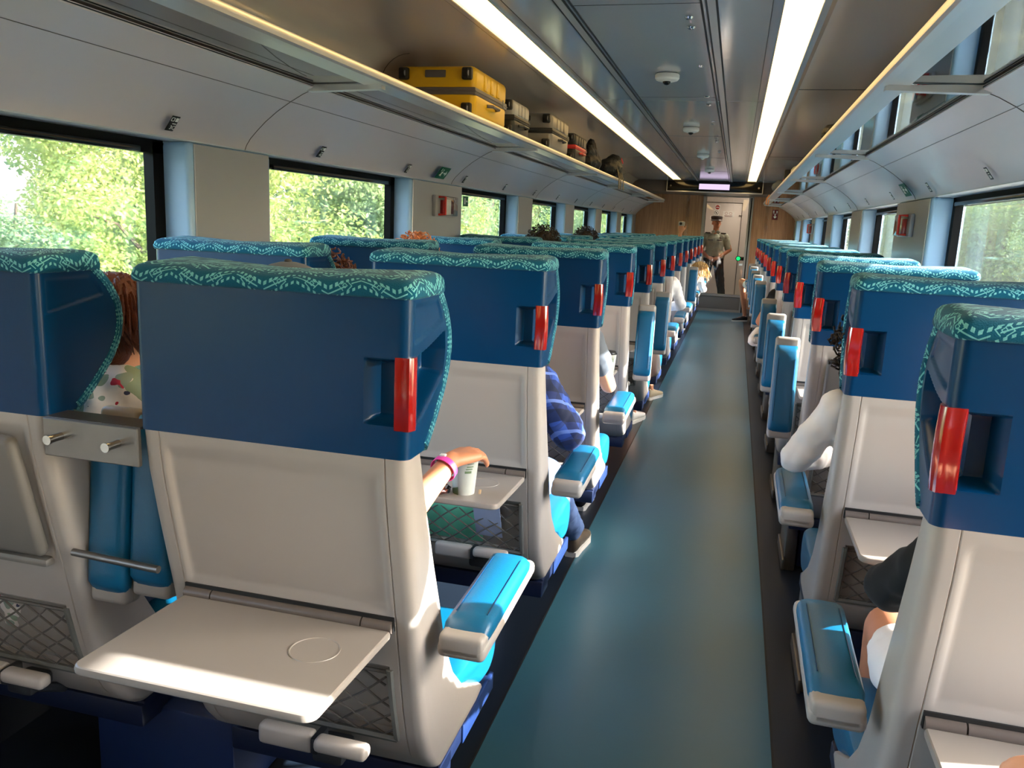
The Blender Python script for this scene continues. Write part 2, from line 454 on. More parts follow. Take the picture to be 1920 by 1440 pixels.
# end wall, and the added light stop at the back
bm = BM()
def quad(x0, x1, z0, z1, y0=YE, y1=YE+.08): box(bm, ((x0+x1)/2,(y0+y1)/2,(z0+z1)/2), (x1-x0,y1-y0,z1-z0))
quad(-2.08,-.66,0,2.18); quad(.245,1.18,0,2.18); quad(-.66,.245,2.15,2.18)
struct('wall_front', bm, 'end_wood')
bm = BM(); quad(-2.08,1.18,2.18,2.45); struct('wall_front_header', bm, 'hinge_grey')
bm = BM(); quad(-2.08,1.18,0,2.45,YB-.08,YB); struct('wall_back', bm, 'end_wood')  # unseen wall added to shut out sky light from behind
bm = BM(); quad(-2.2,1.3,2.42,2.52,YB-.1,YE+2.2); struct('ceiling_roof', bm, 'dark_plastic')
bm = BM(); quad(-1.9,-.67,0,.08,YE-.012,YE); quad(.26,1.0,0,.08,YE-.012,YE); struct('baseboard_front', bm, 'door_panel')

# door with glass
bm = BM()
def q2(x0,x1,z0,z1,y=YE+.01,th=.05,bev=.004): box(bm, ((x0+x1)/2,y,(z0+z1)/2), (x1-x0,th,z1-z0), bev=bev, seg=1)
q2(-.66,-.602,0,2.15,YE,.06); q2(.16,.195,0,2.15,YE,.05); q2(.212,.245,0,2.15,YE,.06); q2(-.66,.245,2.115,2.155,YE,.06)
q2(-.602,.16,0,.05); q2(-.602,.16,.285,.335)
d1 = struct('door_1', bm, 'brushed_door')
bm = BM(); q2(-.602,.16,.05,.285,YE+.015,.03); obj('lower_panel', bm, 'door_panel', d1)
bm = BM(); q2(.193,.214,0,2.14,YE+.03,.03); q2(-.606,-.596,.3,2.13,YE+.0,.045); obj('gap_seal', bm, 'black_frame', d1)
bm = BM(); box(bm, (-.22,YE+.02,1.225), (.76,.008,1.79)); obj('glass_panel', bm, 'door_glass', d1)
bm = BM(); cyl(bm, (.062,YE-.02,1.01),(.062,YE+.012,1.01),.050,seg=24); box(bm, (.125,YE-.005,1.01),(.10,.03,.07),bev=.01); pb = obj('push_button', bm, 'black_gloss', d1)
bm = BM(); cyl(bm, (.062,YE-.024,1.01),(.062,YE-.018,1.01),.036,seg=24); obj('button_lamp', bm, 'green_glow', pb)
bm = BM(); box(bm, (.115,YE-.012,.90),(.06,.01,.035)); obj('door_notice', bm, 'white_ink', d1)

bm = BM(); quad(-1.86,.97,2.135,2.45,14.87,YE); struct('ceiling_soffit', bm, 'hinge_grey')
# display above door
t = thing('information_display', 'long black information display with lit lilac screen above the door', 'display', (-.448,14.80,2.228))
bm = BM(); box(bm, (0,0,.0), (1.575,.11,.165), bev=.006); obj('housing', bm, 'black_gloss', t)
bm = BM(); box(bm, (.0,-.0,-.090), (1.60,.13,.018), bev=.004); box(bm, (-.794,0,0),(.012,.12,.18)); box(bm, (.794,0,0),(.012,.12,.18)); obj('lower_frame', bm, 'rack_alu', t)
bm = BM(); box(bm, (.0,-.057,.0), (.505,.004,.092)); obj('screen', bm, 'screen_glow', t)
for x in (-.73, .73):
    bm = BM(); cyl(bm, (x,-.055,.0),(x,-.068,.0),.016,seg=16); obj('lock', bm, 'chrome', t)

# vestibule and far door
bm = BM()
YV = 18.3
box(bm, (-.93,(YE+YV)/2,1.2),(.06,YV-YE,2.5)); box(bm, (.50,(YE+YV)/2,1.2),(.06,YV-YE,2.5)); box(bm, (-.2,(YE+YV)/2,2.36),(1.5,YV-YE,.06)); box(bm, (-.2,YV+.03,1.2),(1.5,.06,2.5))
struct('wall_vestibule', bm, 'vest_paint')
bm = BM(); box(bm, (-.2,(YE+.08+YV)/2,-.05),(1.5,YV-YE-.08,.1)); struct('floor_vestibule', bm, 'ceil_mid')
bm = BM(); box(bm, (-.34,YV-.02,1.04),(.78,.04,2.08),bev=.008); d2 = struct('door_2', bm, 'vest_paint')
bm = BM()
for x in (-.735,.055): box(bm, (x,YV-.02,1.04),(.012,.05,2.1))
box(bm, (-.34,YV-.02,2.085),(.8,.05,.012)); obj('door_gap', bm, 'dark_plastic', d2)
bm = BM(); cyl(bm, (.02,YV-.05,1.83),(.02,YV-.08,1.83),.012); box(bm,(.035,YV-.07,1.83),(.07,.012,.012)); obj('door_latch', bm, 'dark_plastic', d2)
t = thing('vestibule_lamp', 'glowing lamp in the vestibule ceiling behind the glass door', 'ceiling light', (.15,17.2,2.32))  # light source added out of view to brighten vestibule and guard
bm = BM(); box(bm, (0,0,0),(.3,1.1,.02)); obj('diffuser', bm, 'lamp_vest', t)
# signs on the far door
FR = Matrix.Rotation(R(90), 3, 'X')
def sign_plate(name, label, x, z, w, h, y, m='white_ink'):
    t = thing(name, label, 'sign', (x,y,z)); bm = BM(); box(bm, (0,0,0),(w,.004,h),bev=.0015,seg=1); obj('plate', bm, m, t); return t
t = sign_plate('no_entry_sign','small red no entry sign on the far door above the guard', -.449,1.985,.105,.105,YV-.045)
bm = BM(); cyl(bm,(0,-.002,0),(0,-.004,0),.044,seg=24); o = obj('red_disc', bm, 'red_ink', t)
bm = BM(); box(bm,(0,-.005,0),(.066,.003,.017)); obj('white_bar', bm, 'white_ink', t)
t = sign_plate('no_smoking_sign','small black crossed ring sign below the red no entry sign', -.462,1.872,.105,.105,YV-.045)
bm = BM()
tube(bm,[(.04*math.cos(a),-.004,.04*math.sin(a)) for a in [2*PI*i/24 for i in range(25)]],.004,6); tube(bm,[(-.028,-.004,.028),(.028,-.004,-.028)],.004,6); box(bm,(-.004,-.004,-.002),(.02,.004,.03)); obj('ring_symbol', bm, 'black_ink', t)
t = sign_plate('notice_sign','white notice with two small circles on the far door beside guard cap', -.215,1.85,.235,.115,YV-.045)
for x in (-.045,.045):
    bm = BM(); tube(bm,[(x+.026*math.cos(a),-.004,.016+.026*math.sin(a)) for a in [2*PI*i/20 for i in range(21)]],.003,6); obj('circle_symbol', bm, 'red_ink', t)
bm = BM(); box(bm,(0,-.003,-.032),(.17,.002,.008)); box(bm,(0,-.003,-.046),(.14,.002,.006)); obj('fine_print', bm, 'maroon_ink', t)
t = sign_plate('torn_notice','pale strip notice partly hidden behind the guard cap', -.50,1.77,.17,.07,YV-.045)
bm = BM()
for i in range(5): box(bm,(-.06+i*.03,-.003,.005-.01*(i%2)),(.012,.002,.04))
obj('fine_print', bm, 'maroon_ink', t)
# arrow sign on the right end wall
t = sign_plate('arrow_sign','dark red sign with white down arrow on the wooden end wall', .637,1.83,.10,.18,YE-.006,'maroon_ink')
bm = BM(); box(bm,(0,-.004,-.005),(.018,.003,.05)); prism(bm,[(-.032,-.03),(.032,-.03),(0,-.068)],'y',-.006,-.003); box(bm,(-.028,-.004,.052),(.02,.003,.03)); box(bm,(.028,-.004,.052),(.02,.003,.03)); box(bm,(-.028,-.004,.075),(.008,.003,.012)); box(bm,(.028,-.004,.022),(.012,.003,.012)); box(bm,(-.028,-.004,.022),(.012,.003,.012)); obj('arrow_symbol', bm, 'white_ink', t)

# luggage racks
for side, nm in ((-1,'left'),(1,'right')):
    t = thing('luggage_rack', 'long glass bottomed luggage rack with aluminium rail along the %s side' % nm, 'luggage rack', (0,0,0), 0, 'overhead luggage racks')
    ye = 15.0
    bm = BM(); prism(bm, [(SX(side,a),z) for a,z in ((.833,1.978),(.84,1.972),(.865,1.972),(.868,1.978),(.864,2.004),(.852,2.010),(.838,2.006),(.832,1.996))], 'y', YB, ye); prism(bm, [(SX(side,a),z) for a,z in ((.866,1.975),(.93,1.972),(.93,1.980),(.866,1.986))],'y',YB,ye); obj('front_rail', bm, 'rack_alu', t)
    bm = BM(); prism(bm, [(SX(side,a),z) for a,z in ((.868,1.979),(1.39,1.974),(1.39,1.981),(.868,1.986))], 'y', YB, ye); obj('glass_shelf', bm, 'rack_glass', t)
    y = .5; k = 0
    while y < 15.3:
        bm = BM(); prism(bm, [(SX(side,a),z) for a,z in ((.86,1.958),(1.16,1.948),(1.17,1.958),(1.17,1.974),(.86,1.974))], 'y', y-.018, y+.018); obj('bracket', bm, 'rack_alu', t)
        y += 2.45
# cove stickers: seat number plates
def cove_frame(side, a, y, z, off=.002):
    # local axes: x along the car, y up the cove, z off the surface into the car
    d = Vector((-side*.60,0,.80)); zx = Vector((-side*.80,0,-.60)); xx = Vector((0,-side*-1.0,0))
    xx = d.cross(zx); M = Matrix((xx, d, zx)).transposed()
    return M, Vector((SX(side,a),y,z))+zx*off
for side, ys, nm in ((-1,[2.455+1.03*i for i in range(13)],'left'),(1,[1.6+1.08*i for i in range(13)],'right')):
    for i, y in enumerate(ys):
        if y > 15.6: continue
        M, c = cove_frame(side, 1.403, y, 1.776, .008)
        o = thing('seat_number_plate', 'small black seat number plate above the %s windows, %s from the camera' % (nm, ['first','second','third','fourth','fifth','sixth','seventh','eighth','ninth','tenth','eleventh','twelfth','last'][i]), 'label', (0,0,0), 0, 'seat number plates on the '+nm+' side')
        o.matrix_world = Matrix.Translation(c) @ M.to_4x4()
        bm = BM(); box(bm, (0,0,0),(.040,.058,.002),bev=.003,seg=2); obj('plate', bm, 'black_ink', o)
        if i < 7:
            bm = BM(); 
            for q in ((-.010,.022,.014,.002),(-.010,.010,.014,.002),(-.017,.016,.002,.012),(-.003,.016,.002,.012),(.010,.016,.013,.014),(.006,.0,.018,.003)): box(bm,(q[0],q[1],.0015),(q[2],q[3],.001))
            obj('window_symbol', bm, 'white_ink', o)
            text('lettering', '%d%s' % (i+3, 'A' if side > 0 else 'C'), .021, 'white_ink', (.006,-.015,.0015), Matrix.Identity(3), o)
def running_man(t, m='white_ink', s=1.0):
    bm = BM()
    box(bm,(-.055*s,.0,.002),(.030*s,.066*s,.001)); bm2 = BM()
    cyl(bm2,(-.02*s,.022*s,.0022),(-.02*s,.022*s,.003),.007*s,seg=12)
    for p in (((-.022,.012),(-.03,-.008)),((-.03,-.008),(-.018,-.022)),((-.03,-.008),(-.044,-.018)),((-.022,.008),(-.008,.002)),((-.024,.008),(-.038,.002))):
        tube(bm2,[(p[0][0]*s,p[0][1]*s,.0025),(p[1][0]*s,p[1][1]*s,.0025)],.0032*s,6)
    obj('running_figure', bm2, 'green_sign', t) if False else obj('running_figure', bm2, m, t)
    bm.free()
    bm = BM(); box(bm,(.03*s,0,.0022),(.03*s,.012*s,.001)); prism(bm,[(.043*s,.02*s),(.043*s,-.02*s),(.064*s,0)],'z',.0017,.0027); box(bm,(-.05*s,.022*s,.0022),(.008*s,.02*s,.001)); obj('arrow_symbol', bm, m, t)
for side, y, nm in ((-1,5.03,'left'),(1,5.35,'right')):
    M, c = cove_frame(side, 1.385, y, 1.79, .016)
    o = thing('emergency_exit_sign', 'green exit sign with white running figure and arrow above the %s windows' % nm, 'sign'); o.matrix_world = Matrix.Translation(c) @ M.to_4x4()
    bm = BM(); box(bm,(0,0,0),(.17,.085,.002),bev=.002,seg=1); obj('plate', bm, 'green_sign', o); running_man(o)
# green sticker on the glass of the third left window
o = thing('window_sticker', 'small green sticker on the glass of the third left window', 'sticker', (SX(-1,AW+.10),6.02,1.635))
bm = BM(); box(bm,(0,0,0),(.002,.12,.075)); obj('plate', bm, 'green_sign', o); bm = BM(); box(bm,(.002,-.02,0),(.001,.02,.045)); box(bm,(.002,.025,0),(.001,.03,.012)); obj('figure_symbol', bm, 'white_ink', o)

# emergency hammer boxes on the pillars
def hammer(side, y, label):
    x = SX(side, AW) - side*.006
    t = thing('emergency_box', label, 'emergency box', (x,y,1.58)); s = -side
    bm = BM(); box(bm,(s*.012,0,0),(.024,.38,.135),bev=.006); obj('backplate', bm, 'pillar_satin', t)
    bm = BM(); box(bm,(s*.04,.02*s,0),(.035,.26,.125),bev=.006); obj('clear_cover', bm, 'clear_plastic', t)
    bm = BM(); box(bm,(s*.032,-.075,-.008),(.02,.06,.09),bev=.003); obj('hammer_head', bm, 'clear_red', t)
    bm = BM(); tube(bm,[(s*.03,-.15,.055),(s*.075,-.15,.055),(s*.075,-.15,-.055),(s*.03,-.15,-.055)],.008,8); obj('pull_handle', bm, 'case_red', t)
    bm = BM(); box(bm,(s*.03,.03,-.005),(.012,.09,.1),bev=.003); obj('instruction_card', bm, 'white_ink', t)
    bm = BM(); 
    for k in range(3): box(bm,(s*.03,.155,.03-.034*k),(.012,.035,.026),bev=.002)
    obj('symbol_plates', bm, 'case_white', t)
    bm = BM(); box(bm,(s*.032,.105,-.002),(.01,.03,.09)); obj('warning_strip', bm, 'maroon_ink', t)
hammer(-1, 5.22, 'red and clear emergency box on the left pillar between windows')
hammer(1, 5.50, 'red handled emergency box on the nearest right pillar')
hammer(1, 12.13, 'small red emergency box on the far right pillar')

# ceiling domes, buttons, vent
for i, y in enumerate((4.757,7.18,9.65,11.97)):
    t = thing('ceiling_camera', 'white dome camera on the ceiling centre line, %s from the camera' % ['nearest','second','third','farthest'][i], 'dome camera', (-.445,y,ZC-.003), 0, 'dome cameras down the ceiling')
    bm = BM(); lathe(bm, [(.001,0),(.062,0),(.066,-.006),(.066,-.022),(.058,-.032),(.030,-.040),(.001,-.041)], seg=28); obj('base', bm, 'white_plastic', t)
    bm = BM(); ellip(bm,(0,-.01,-.040),(.022,.022,.018)); obj('lens_dome', bm, 'black_gloss' if i != 2 else 'white_plastic', t)
for i, y in enumerate((3.50,3.667,4.50,5.49,5.85,6.88,7.88,8.24,9.3)):
    bm = BM(); lathe(bm, [(.001,0),(.016,0),(.018,-.004),(.012,-.011),(.001,-.012)], seg=14)
    o = obj('ceiling_button', bm, 'chrome', loc=(-.26,y,ZC-.003)); tag(o, 'small chrome button on the ceiling panel, %s from the camera' % ['first','second','third','fourth','fifth','sixth','seventh','eighth','ninth'][i], 'ceiling button', 'chrome buttons on the ceiling')
t = thing('ceiling_vent', 'slotted vent grille in the ceiling at the top edge of the photo', 'vent', (-.443,3.17,ZC-.002))
bm = BM(); box(bm,(0,0,0),(.16,.12,.004),bev=.001,seg=1); obj('grille_frame', bm, 'pillar_satin', t)
bm = BM()
for k in range(11): box(bm,(-.07+.014*k,0,-.003),(.006,.10,.003))
obj('slots', bm, 'dark_plastic', t)

# ---------------------------------------------------------------- seats
W = .2775
def yfront(z):          # how far forward the wing reaches at height z
    P = [(1.075,.075),(1.10,.112),(1.13,.150),(1.17,.195),(1.21,.222),(1.25,.232),(1.29,.226),(1.33,.200),(1.355,.172),(1.375,.145)]
    for (a, fa), (b, fb) in zip(P, P[1:]):
        if z <= b: t = max(0,(z-a)/(b-a)); return fa+(fb-fa)*t
    return P[-1][1]
def taper(y): return .010*sm(.05,.24,y)
def rec(x, y, z):       # recess depth for the grab handle (x positive side)
    on_rear = y < .012
    if on_rear and x < W-.012:
        d = min(x-.192, z-1.137, 1.258-z)
    else:
        top = 1.258 + .16*max(0,y-.02); bot = 1.137 + .42*max(0,y-.045)
        d = min((z-bot)*.9, top-z, (yfront(z)-.022)-y)
    return sm(0,.014,d)
def inset(x, y, z):     # shallow raised-edge panel on the wing
    d = min(y-.022, yfront(z)-.028-y, z-(1.278+.16*y), 1.352-z); return .003*sm(0,.005,d)
def head_shell(handle):
    zs = [1.078,1.082,1.09,1.105,1.12] + [1.13+.0025*i for i in range(61)] + [1.283+.0035*i for i in range(0,24)] + [1.372]
    bm = BM(); rings = []
    rr = .018
    for z in zs:
        yf = yfront(z); P = []
        for i in range(49): P.append(('s', yf+(rr-yf)*i/48))
        for i in range(1,5): P.append(('c', PI/2*i/5))
        rear = [W-rr-.0045*i for i in range(0,20)] + [.17,.12,.06,0]
        for x in rear: P.append(('r', x))
        out = []
        for k, v in P:
            if k == 's': x, y = W, v
            elif k == 'c': x, y = W-rr+rr*math.cos(v), rr-rr*math.sin(v)
            else: x, y = v, 0
            m = rec(x, y, z) if handle else 0
            D = .045*m; ins = inset(x, y, z) if k == 's' else 0
            tx = taper(y)
            if m > 0:
                nx = min(x, W-D) if k != 'r' else min(x, W-D); ny = max(y, D) 
                # rounded scoop
                x2, y2 = nx, ny
                x, y = x2, y2
            out.append((x-tx-ins, y, z, x))
        half = out
        # mirror for the other side (never a handle there)
        other = []
        for k, v in P:
            if k == 's': x, y = W, v
            elif k == 'c': x, y = W-rr+rr*math.cos(v), rr-rr*math.sin(v)
            else: x, y = v, 0
            ins = inset(x, y, z) if k == 's' else 0
            other.append((-(x-taper(y)-ins), y, z, x))
        ring = [Vector(p[:3]) for p in half] + [Vector(p[:3]) for p in reversed(other[:-1])]
        # inner path back
        n = len(ring); inner = []
        I = W-.058
        tp = [( -(I-taper(yf)), yf), (-(I-taper(yf)), yf-.008), (-I, .085), (-I+.02,.06), (0,.06), (I-.02,.06), (I,.085), (I-taper(yf), yf-.008), (I-taper(yf), yf)]
        inner = [Vector((a,max(b,.0),z)) for a, b in tp]
        if yf < .09: inner = [Vector((p.x, min(p.y, yf), p.z)) for p in inner]
        rings.append(ring+inner)
    ring_faces(bm, rings)
    return bm
def mirror_mesh(bm):
    for v in bm.verts: v.co.x = -v.co.x
    bmesh.ops.reverse_faces(bm, faces=bm.faces[:]); return bm
def handle_bm():
    bm = BM(); rings = []
    for i in range(13):
        t = i/12; z = 1.132+.130*t; b = .010*math.sin(PI*t)
        ring = []
        for k in range(20):
            a = 2*PI*k/20
            rx, ry = .0205, .019
            rib = .0012*math.cos(6*a)
            sq = 1/(abs(math.cos(a))**4+abs(math.sin(a))**4)**.25
            ring.append(Vector((W-.012+b*.4+(rx+rib)*math.cos(a)*sq*.92, .014-b+(ry+rib)*math.sin(a)*sq*.92, z)))
        rings.append(ring)
    ring_faces(bm, rings); return bm
def uvset(bm, fn):
    uv = bm.loops.layers.uv.new('UVMap')
    for f in bm.faces:
        for l in f.loops: l[uv].uv = fn(l.vert)
def cover_bm():
    # fabric cap over the headrest, following the U plan, with a strip down the wing fronts
    bm = BM(); rows = [(-.004,1.362),(-.0065,1.366),(-.007,1.374),(-.004,1.385),(.003,1.393),(.014,1.398),(.028,1.401)]
    lay = bm.verts.layers.float_vector.new('st') if False else None
    ST = {}
    def plan(off, z, bulge=0):
        P = []
        yf = .165; w = W-off
        for i in range(13): 
            y = yf-off + (off+.02-yf+off)*i/12
            P.append((w-taper(max(0,y))*(1), y))
        for i in range(1,6):
            a = PI/2*i/6; P.append((w-.02+.02*math.cos(a), off+.02-.02*math.sin(a)))
        n = 18
        for i in range(n+1): P.append(((w-.02)*(1-2*i/n), off))
        for i in range(5,0,-1):
            a = PI/2*i/6; P.append((-(w-.02+.02*math.cos(a)), off+.02-.02*math.sin(a)))
        for i in range(12,-1,-1):
            y = yf-off + (off+.02-yf+off)*i/12
            P.append((-(w-taper(max(0,y))), y))
        m = 8
        for i in range(1,m):
            x = -(w-.035)*(1-2*i/m); P.append((x, .165-off-.035*(1-abs(x/w)**2)))
        return P
    base = plan(0,0); s = [0]
    for a, b in zip(base, base[1:]): s.append(s[-1]+math.dist(a,b))
    allv = []
    v0 = 0; prev = None
    for ri, (off, z) in enumerate(rows):
        P = plan(off, z)
        if prev: v0 += math.dist(prev, (off,z))
        prev = (off,z); vs = []
        for i, p in enumerate(P):
            zz = z + (.006*sm(.03,.14,p[1])*(abs(p[0])/W)**2 if z > 1.38 else 0) - .004*(1-(abs(p[0])/W)**2)*(z > 1.39)
            v = bm.verts.new((p[0],p[1],zz)); ST[v] = (s[i], v0); vs.append(v)
        allv.append(vs)
    for a, b in zip(allv, allv[1:]):
        n = len(a)
        for i in range(n):
            j = (i+1)%n; bm.faces.new((a[i],a[j],b[j],b[i]))
    c = bm.verts.new((0,.08,1.3985)); ST[c] = (.5,.16)
    n = len(allv[-1])
    for i in range(n):
        j = (i+1)%n; bm.faces.new((allv[-1][i],allv[-1][j],c))
    bm.faces.new(list(reversed(allv[0])))
    # strips down the wing edges
    for sx in (-1,1):
        pts = []
        for i in range(23):
            z = 1.378-(1.378-1.083)*i/22
            y = yfront(z)+.002; x = W-taper(y)-.0135
            pts.append((Vector((sx*x, y, z))))
        L = 0; rings = []
        for i, p in enumerate(pts):
            if i: L += (pts[i]-pts[i-1]).length
            ring = []
            d = (pts[min(i+1,len(pts)-1)]-pts[max(i-1,0)]).normalized()
            nrm = Vector((0,-d.z,d.y)); nrm = nrm if nrm.y > 0 else -nrm
            for k in range(10):
                a = 2*PI*k/10
                q = p + Vector((1,0,0))*math.cos(a)*.019 + nrm*math.sin(a)*.015
                v = bm.verts.new(q); ST[v] = (L, .02+.008*k); ring.append(v)
            rings.append(ring)
        for a, b in zip(rings, rings[1:]):
            for k in range(10):
                j = (k+1)%10; bm.faces.new((a[k],a[j],b[j],b[k]))
        bm.faces.new(rings[0]); bm.faces.new(rings[-1])
    bmesh.ops.recalc_face_normals(bm, faces=bm.faces[:])
    uvset(bm, lambda v: ST[v])
    return bm
def interp(P, z):
    if z <= P[0][0]: return P[0][1]
    for (a, fa), (b, fb) in zip(P, P[1:]):
        if z <= b: t = (z-a)/(b-a); t = t; return fa+(fb-fa)*t
    return P[-1][1]
REAR = [(.275,.30),(.29,.255),(.33,.20),(.38,.160),(.44,.132),(.52,.110),(.60,.092),(.66,.080),(.72,.068),(.80,.050),(.90,.028),(1.0,.008),(1.08,0)]
FRONT = [(.275,.50),(.29,.565),(.33,.560),(.36,.50),(.42,.395),(.50,.315),(.60,.255),(.71,.215),(.82,.170),(.96,.118),(1.08,.078)]
def back_shell_bm():
    zs = [.275,.28,.29,.305,.32] + [.335+.0125*i for i in range(59)] + [1.079]
    bm = BM(); rings = []
    xs = [0,.06,.12,.17,.196,.200,.204,.209,.214,.219,.225,.231,.2335,.2355,.2375,.242,.252]
    for z in zs:
        yr, yf = interp(REAR,z), interp(FRONT,z)
        w = W - .002 - .010*sm(1.0,.5,z)*0 - .03*sm(.32,.275,z)
        r = min(.022,(yf-yr)*.35); half = []
        for x in xs:
            D = 0
            d = min(.2235-x, z-.748, 1.048-z); D = .006*sm(0,.007,d)
            d2 = min(.214-x, z-.42, .615-z); D = max(D, .030*sm(0,.010,d2))
            if abs(x-.2355) < .0012: D = .0022
            half.append(Vector((x*(w/W), yr+D, z)))
        for i in range(0,5):
            a = PI/2*i/4; half.append(Vector((w-r+r*math.sin(a), yr+r-r*math.cos(a), z)))
        for i in range(1,6): half.append(Vector((w, yr+r+(yf-.02-yr-r)*i/6, z)))
        half.append(Vector((w-.004, yf-.006, z))); half.append(Vector((w-.015, yf, z))); half.append(Vector((w-.05, yf, z))); 
        ring = list(half) + [Vector((-p.x,p.y,p.z)) for p in reversed(half[1:])]
        rings.append(ring)
    ring_faces(bm, rings); return bm
def soft_block(bm, prof, w, seg_w=8, rnd_=.03):
    # prof: closed outline in (y,z); rounded at both x ends
    cy = sum(p[0] for p in prof)/len(prof); cz = sum(p[1] for p in prof)/len(prof); rings = []
    st = []
    for i in range(seg_w+1):
        a = PI/2*i/seg_w; st.append((-w+rnd_-rnd_*math.cos(a), math.sin(a)))
    st2 = [(-x, k) for x, k in reversed(st)]
    for x, k in st+st2:
        ring = []
        for y, z in prof:
            dy, dz = y-cy, z-cz; L = math.hypot(dy,dz); s = (L-rnd_*(1-k))/L
            ring.append(Vector((x, cy+dy*s, cz+dz*s)))
        rings.append(ring)
    ring_faces(bm, rings)
def cushion_prof():
    P = [(.52,.33),(.42,.40),(.30,.450),(.32,.466),(.40,.455),(.55,.462),(.64,.465),(.695,.45),(.722,.41),(.722,.36),(.70,.325),(.66,.305),(.60,.303),(.56,.31)]
    out = []
    n = len(P)
    for i in range(n):
        a, b, c, d = P[i-1], P[i], P[(i+1)%n], P[(i+2)%n]
        for t in (0,.33,.66):
            q = [.5*((2*b[k])+(-a[k]+c[k])*t+(2*a[k]-5*b[k]+4*c[k]-d[k])*t*t+(-a[k]+3*b[k]-3*c[k]+d[k])*t**3) for k in (0,1)]
            out.append(tuple(q))
    return out
def back_prof():
    P = [(.32,.44),(.24,.50),(.20,.62),(.155,.78),(.10,.95),(.07,1.08),(.06,1.22),(.055,1.36),(.085,1.388),(.125,1.36),(.13,1.22),(.135,1.08),(.16,.95),(.215,.80),(.275,.64),(.33,.53),(.36,.47)]
    return P
def arm_bm(raised):
    # armrest profile along y: body + pad. local pivot at (0,0,0) going forward
    body = BM(); pad = BM()
    w = .050
    box(body, (0,.205,-.030), (w*2,.43,.036), bev=.014, seg=4)
    box(body, (0,.02,-.02), (w*2-.006,.06,.05), bev=.012, seg=3)
    rings = []
    for i in range(15):
        t = i/14; y = .012+.372*t; e = min(1, min(t,1-t)/.10); s = math.sqrt(max(0,1-(1-e)**2)); h = .034*(.35+.65*s); ww = w*(.90+.08*s)
        ring = []
        for a in range(16):
            an = 2*PI*a/16; c, sn = math.cos(an), math.sin(an)
            x = ww*math.copysign(abs(c)**.5, c); zz = -.012+(h*math.copysign(abs(sn)**.6, sn) if sn > 0 else .006*sn)
            ring.append(Vector((x,y,zz)))
        rings.append(ring)
    ring_faces(pad, rings)
    st = BM()
    for sx in (-1,1): tube(st, [(sx*.033,.065+.265*i/12,.0208) for i in range(13)], .0011, 5)
    M = Matrix.Rotation(R(84), 4, 'X') if raised else Matrix.Rotation(R(2), 4, 'X')
    for b in (body, pad, st): b.transform(M)
    return body, pad, st
def tray_bm():
    bm = BM()
    w, d = .230, .308
    out = []
    r = .022
    for cx, cy, a0 in ((w-r,-d+r,-90),(w-.006,-.006,0),(-w+.006,-.006,90),(-w+r,-d+r,180)):
        rr = r if cy < -.1 else .006
        for i in range(6):
            a = R(a0+90*i/5); out.append((cx+rr*math.cos(a), cy+rr*math.sin(a)))
    rings = []
    for off, z in ((.006,-.018),(.001,-.014),(0,-.008),(.0015,-.002),(.004,0)):
        rings.append([Vector((x*(1-off/w), y*(1-off/d)-off*.2, z)) for x, y in out])
    ring_faces(bm, rings)
    # cup ring groove as a shallow raised circle
    n = 40; cx, cy = .13,-.115
    ring_faces(bm, [[Vector((cx+rr*math.cos(2*PI*i/n), cy+rr*math.sin(2*PI*i/n), z)) for i in range(n)] for rr, z in ((.0475,-.001),(.0465,.0012),(.0445,.0012),(.0425,-.001))], cap=False)
    return bm
def hinge_bm():
    bm = BM()
    for a, b in ((-.229,-.168),(-.165,.165),(.168,.229)): cyl(bm,(a,0,0),(b,0,0),.0125,seg=16)
    return bm
def hinge_gap_bm():
    bm = BM(); box(bm, (0,.008,.004),(.462,.02,.031)); return bm
def net_bm():
    bm = BM(); x0,x1,z0,z1 = -.205,.205,.435,.605
    def S(x,z): return Vector((x, interp(REAR,z)+.004-.012*math.sin(PI*(x-x0)/(x1-x0))*math.sin(PI*(z-z0)/(z1-z0)), z))
    L = .062
    for s in (1,-1):
        k = -30
        while k < 30:
            pts = []
            for i in range(40):
                z = z0+(z1-z0)*i/39; x = k*L*1.0 + s*(z-z0)*1.3 + .004*math.sin(z*60+k)
                if x0 <= x <= x1: pts.append(S(x,z))
            if len(pts) > 2:
                pts = pts[::3]+[pts[-1]] if len(pts) > 6 else pts
                tube(bm, pts, .0025, 5)
            k += 1
    tube(bm, [S(x0+(x1-x0)*i/10, z1) for i in range(11)], .004, 6); return bm
def netframe_bm():
    bm = BM()
    for x in (-.212,.212): tube(bm, [Vector((x, interp(REAR,.43+.185*i/8)+.001, .43+.185*i/8)) for i in range(9)], .008, 6)
    tube(bm, [Vector((-.212+.424*i/2, interp(REAR,.43)+.001, .430)) for i in range(3)], .008, 6); return bm
def stowed_bm():
    bm = BM(); box(bm, (0,.014,.895),(.43,.03,.285),rot=Matrix.Rotation(R(13),3,'X'),bev=.014,seg=3); box(bm,(0,.055,.738),(.43,.03,.02),bev=.008); return bm
def foot_bm():
    pad = BM(); box(pad,(.130,.046,.452),(.115,.036,.030),bev=.011,seg=3); box(pad,(.000,.062,.440),(.125,.030,.046),bev=.010,seg=3)
    br = BM(); box(br,(.070,.066,.442),(.018,.05,.036),bev=.005); box(br,(.085,.10,.405),(.07,.07,.035),bev=.01); tube(br,[(.08,.10,.39),(.08,.20,.33)],.012,8)
    return pad, br
SM = {}
SM['shell_h'] = mesh(head_shell(True),'head_shell','shell_blue',50)
b_ = head_shell(True); mirror_mesh(b_); SM['shell_hm'] = mesh(b_,'head_shell','shell_blue',50)
SM['shell_p'] = mesh(head_shell(False),'head_shell','shell_blue',50)
SM['handle'] = mesh(handle_bm(),'grab_handle','handle_red',50)
b_ = handle_bm(); mirror_mesh(b_); SM['handle_m'] = mesh(b_,'grab_handle','handle_red',50)
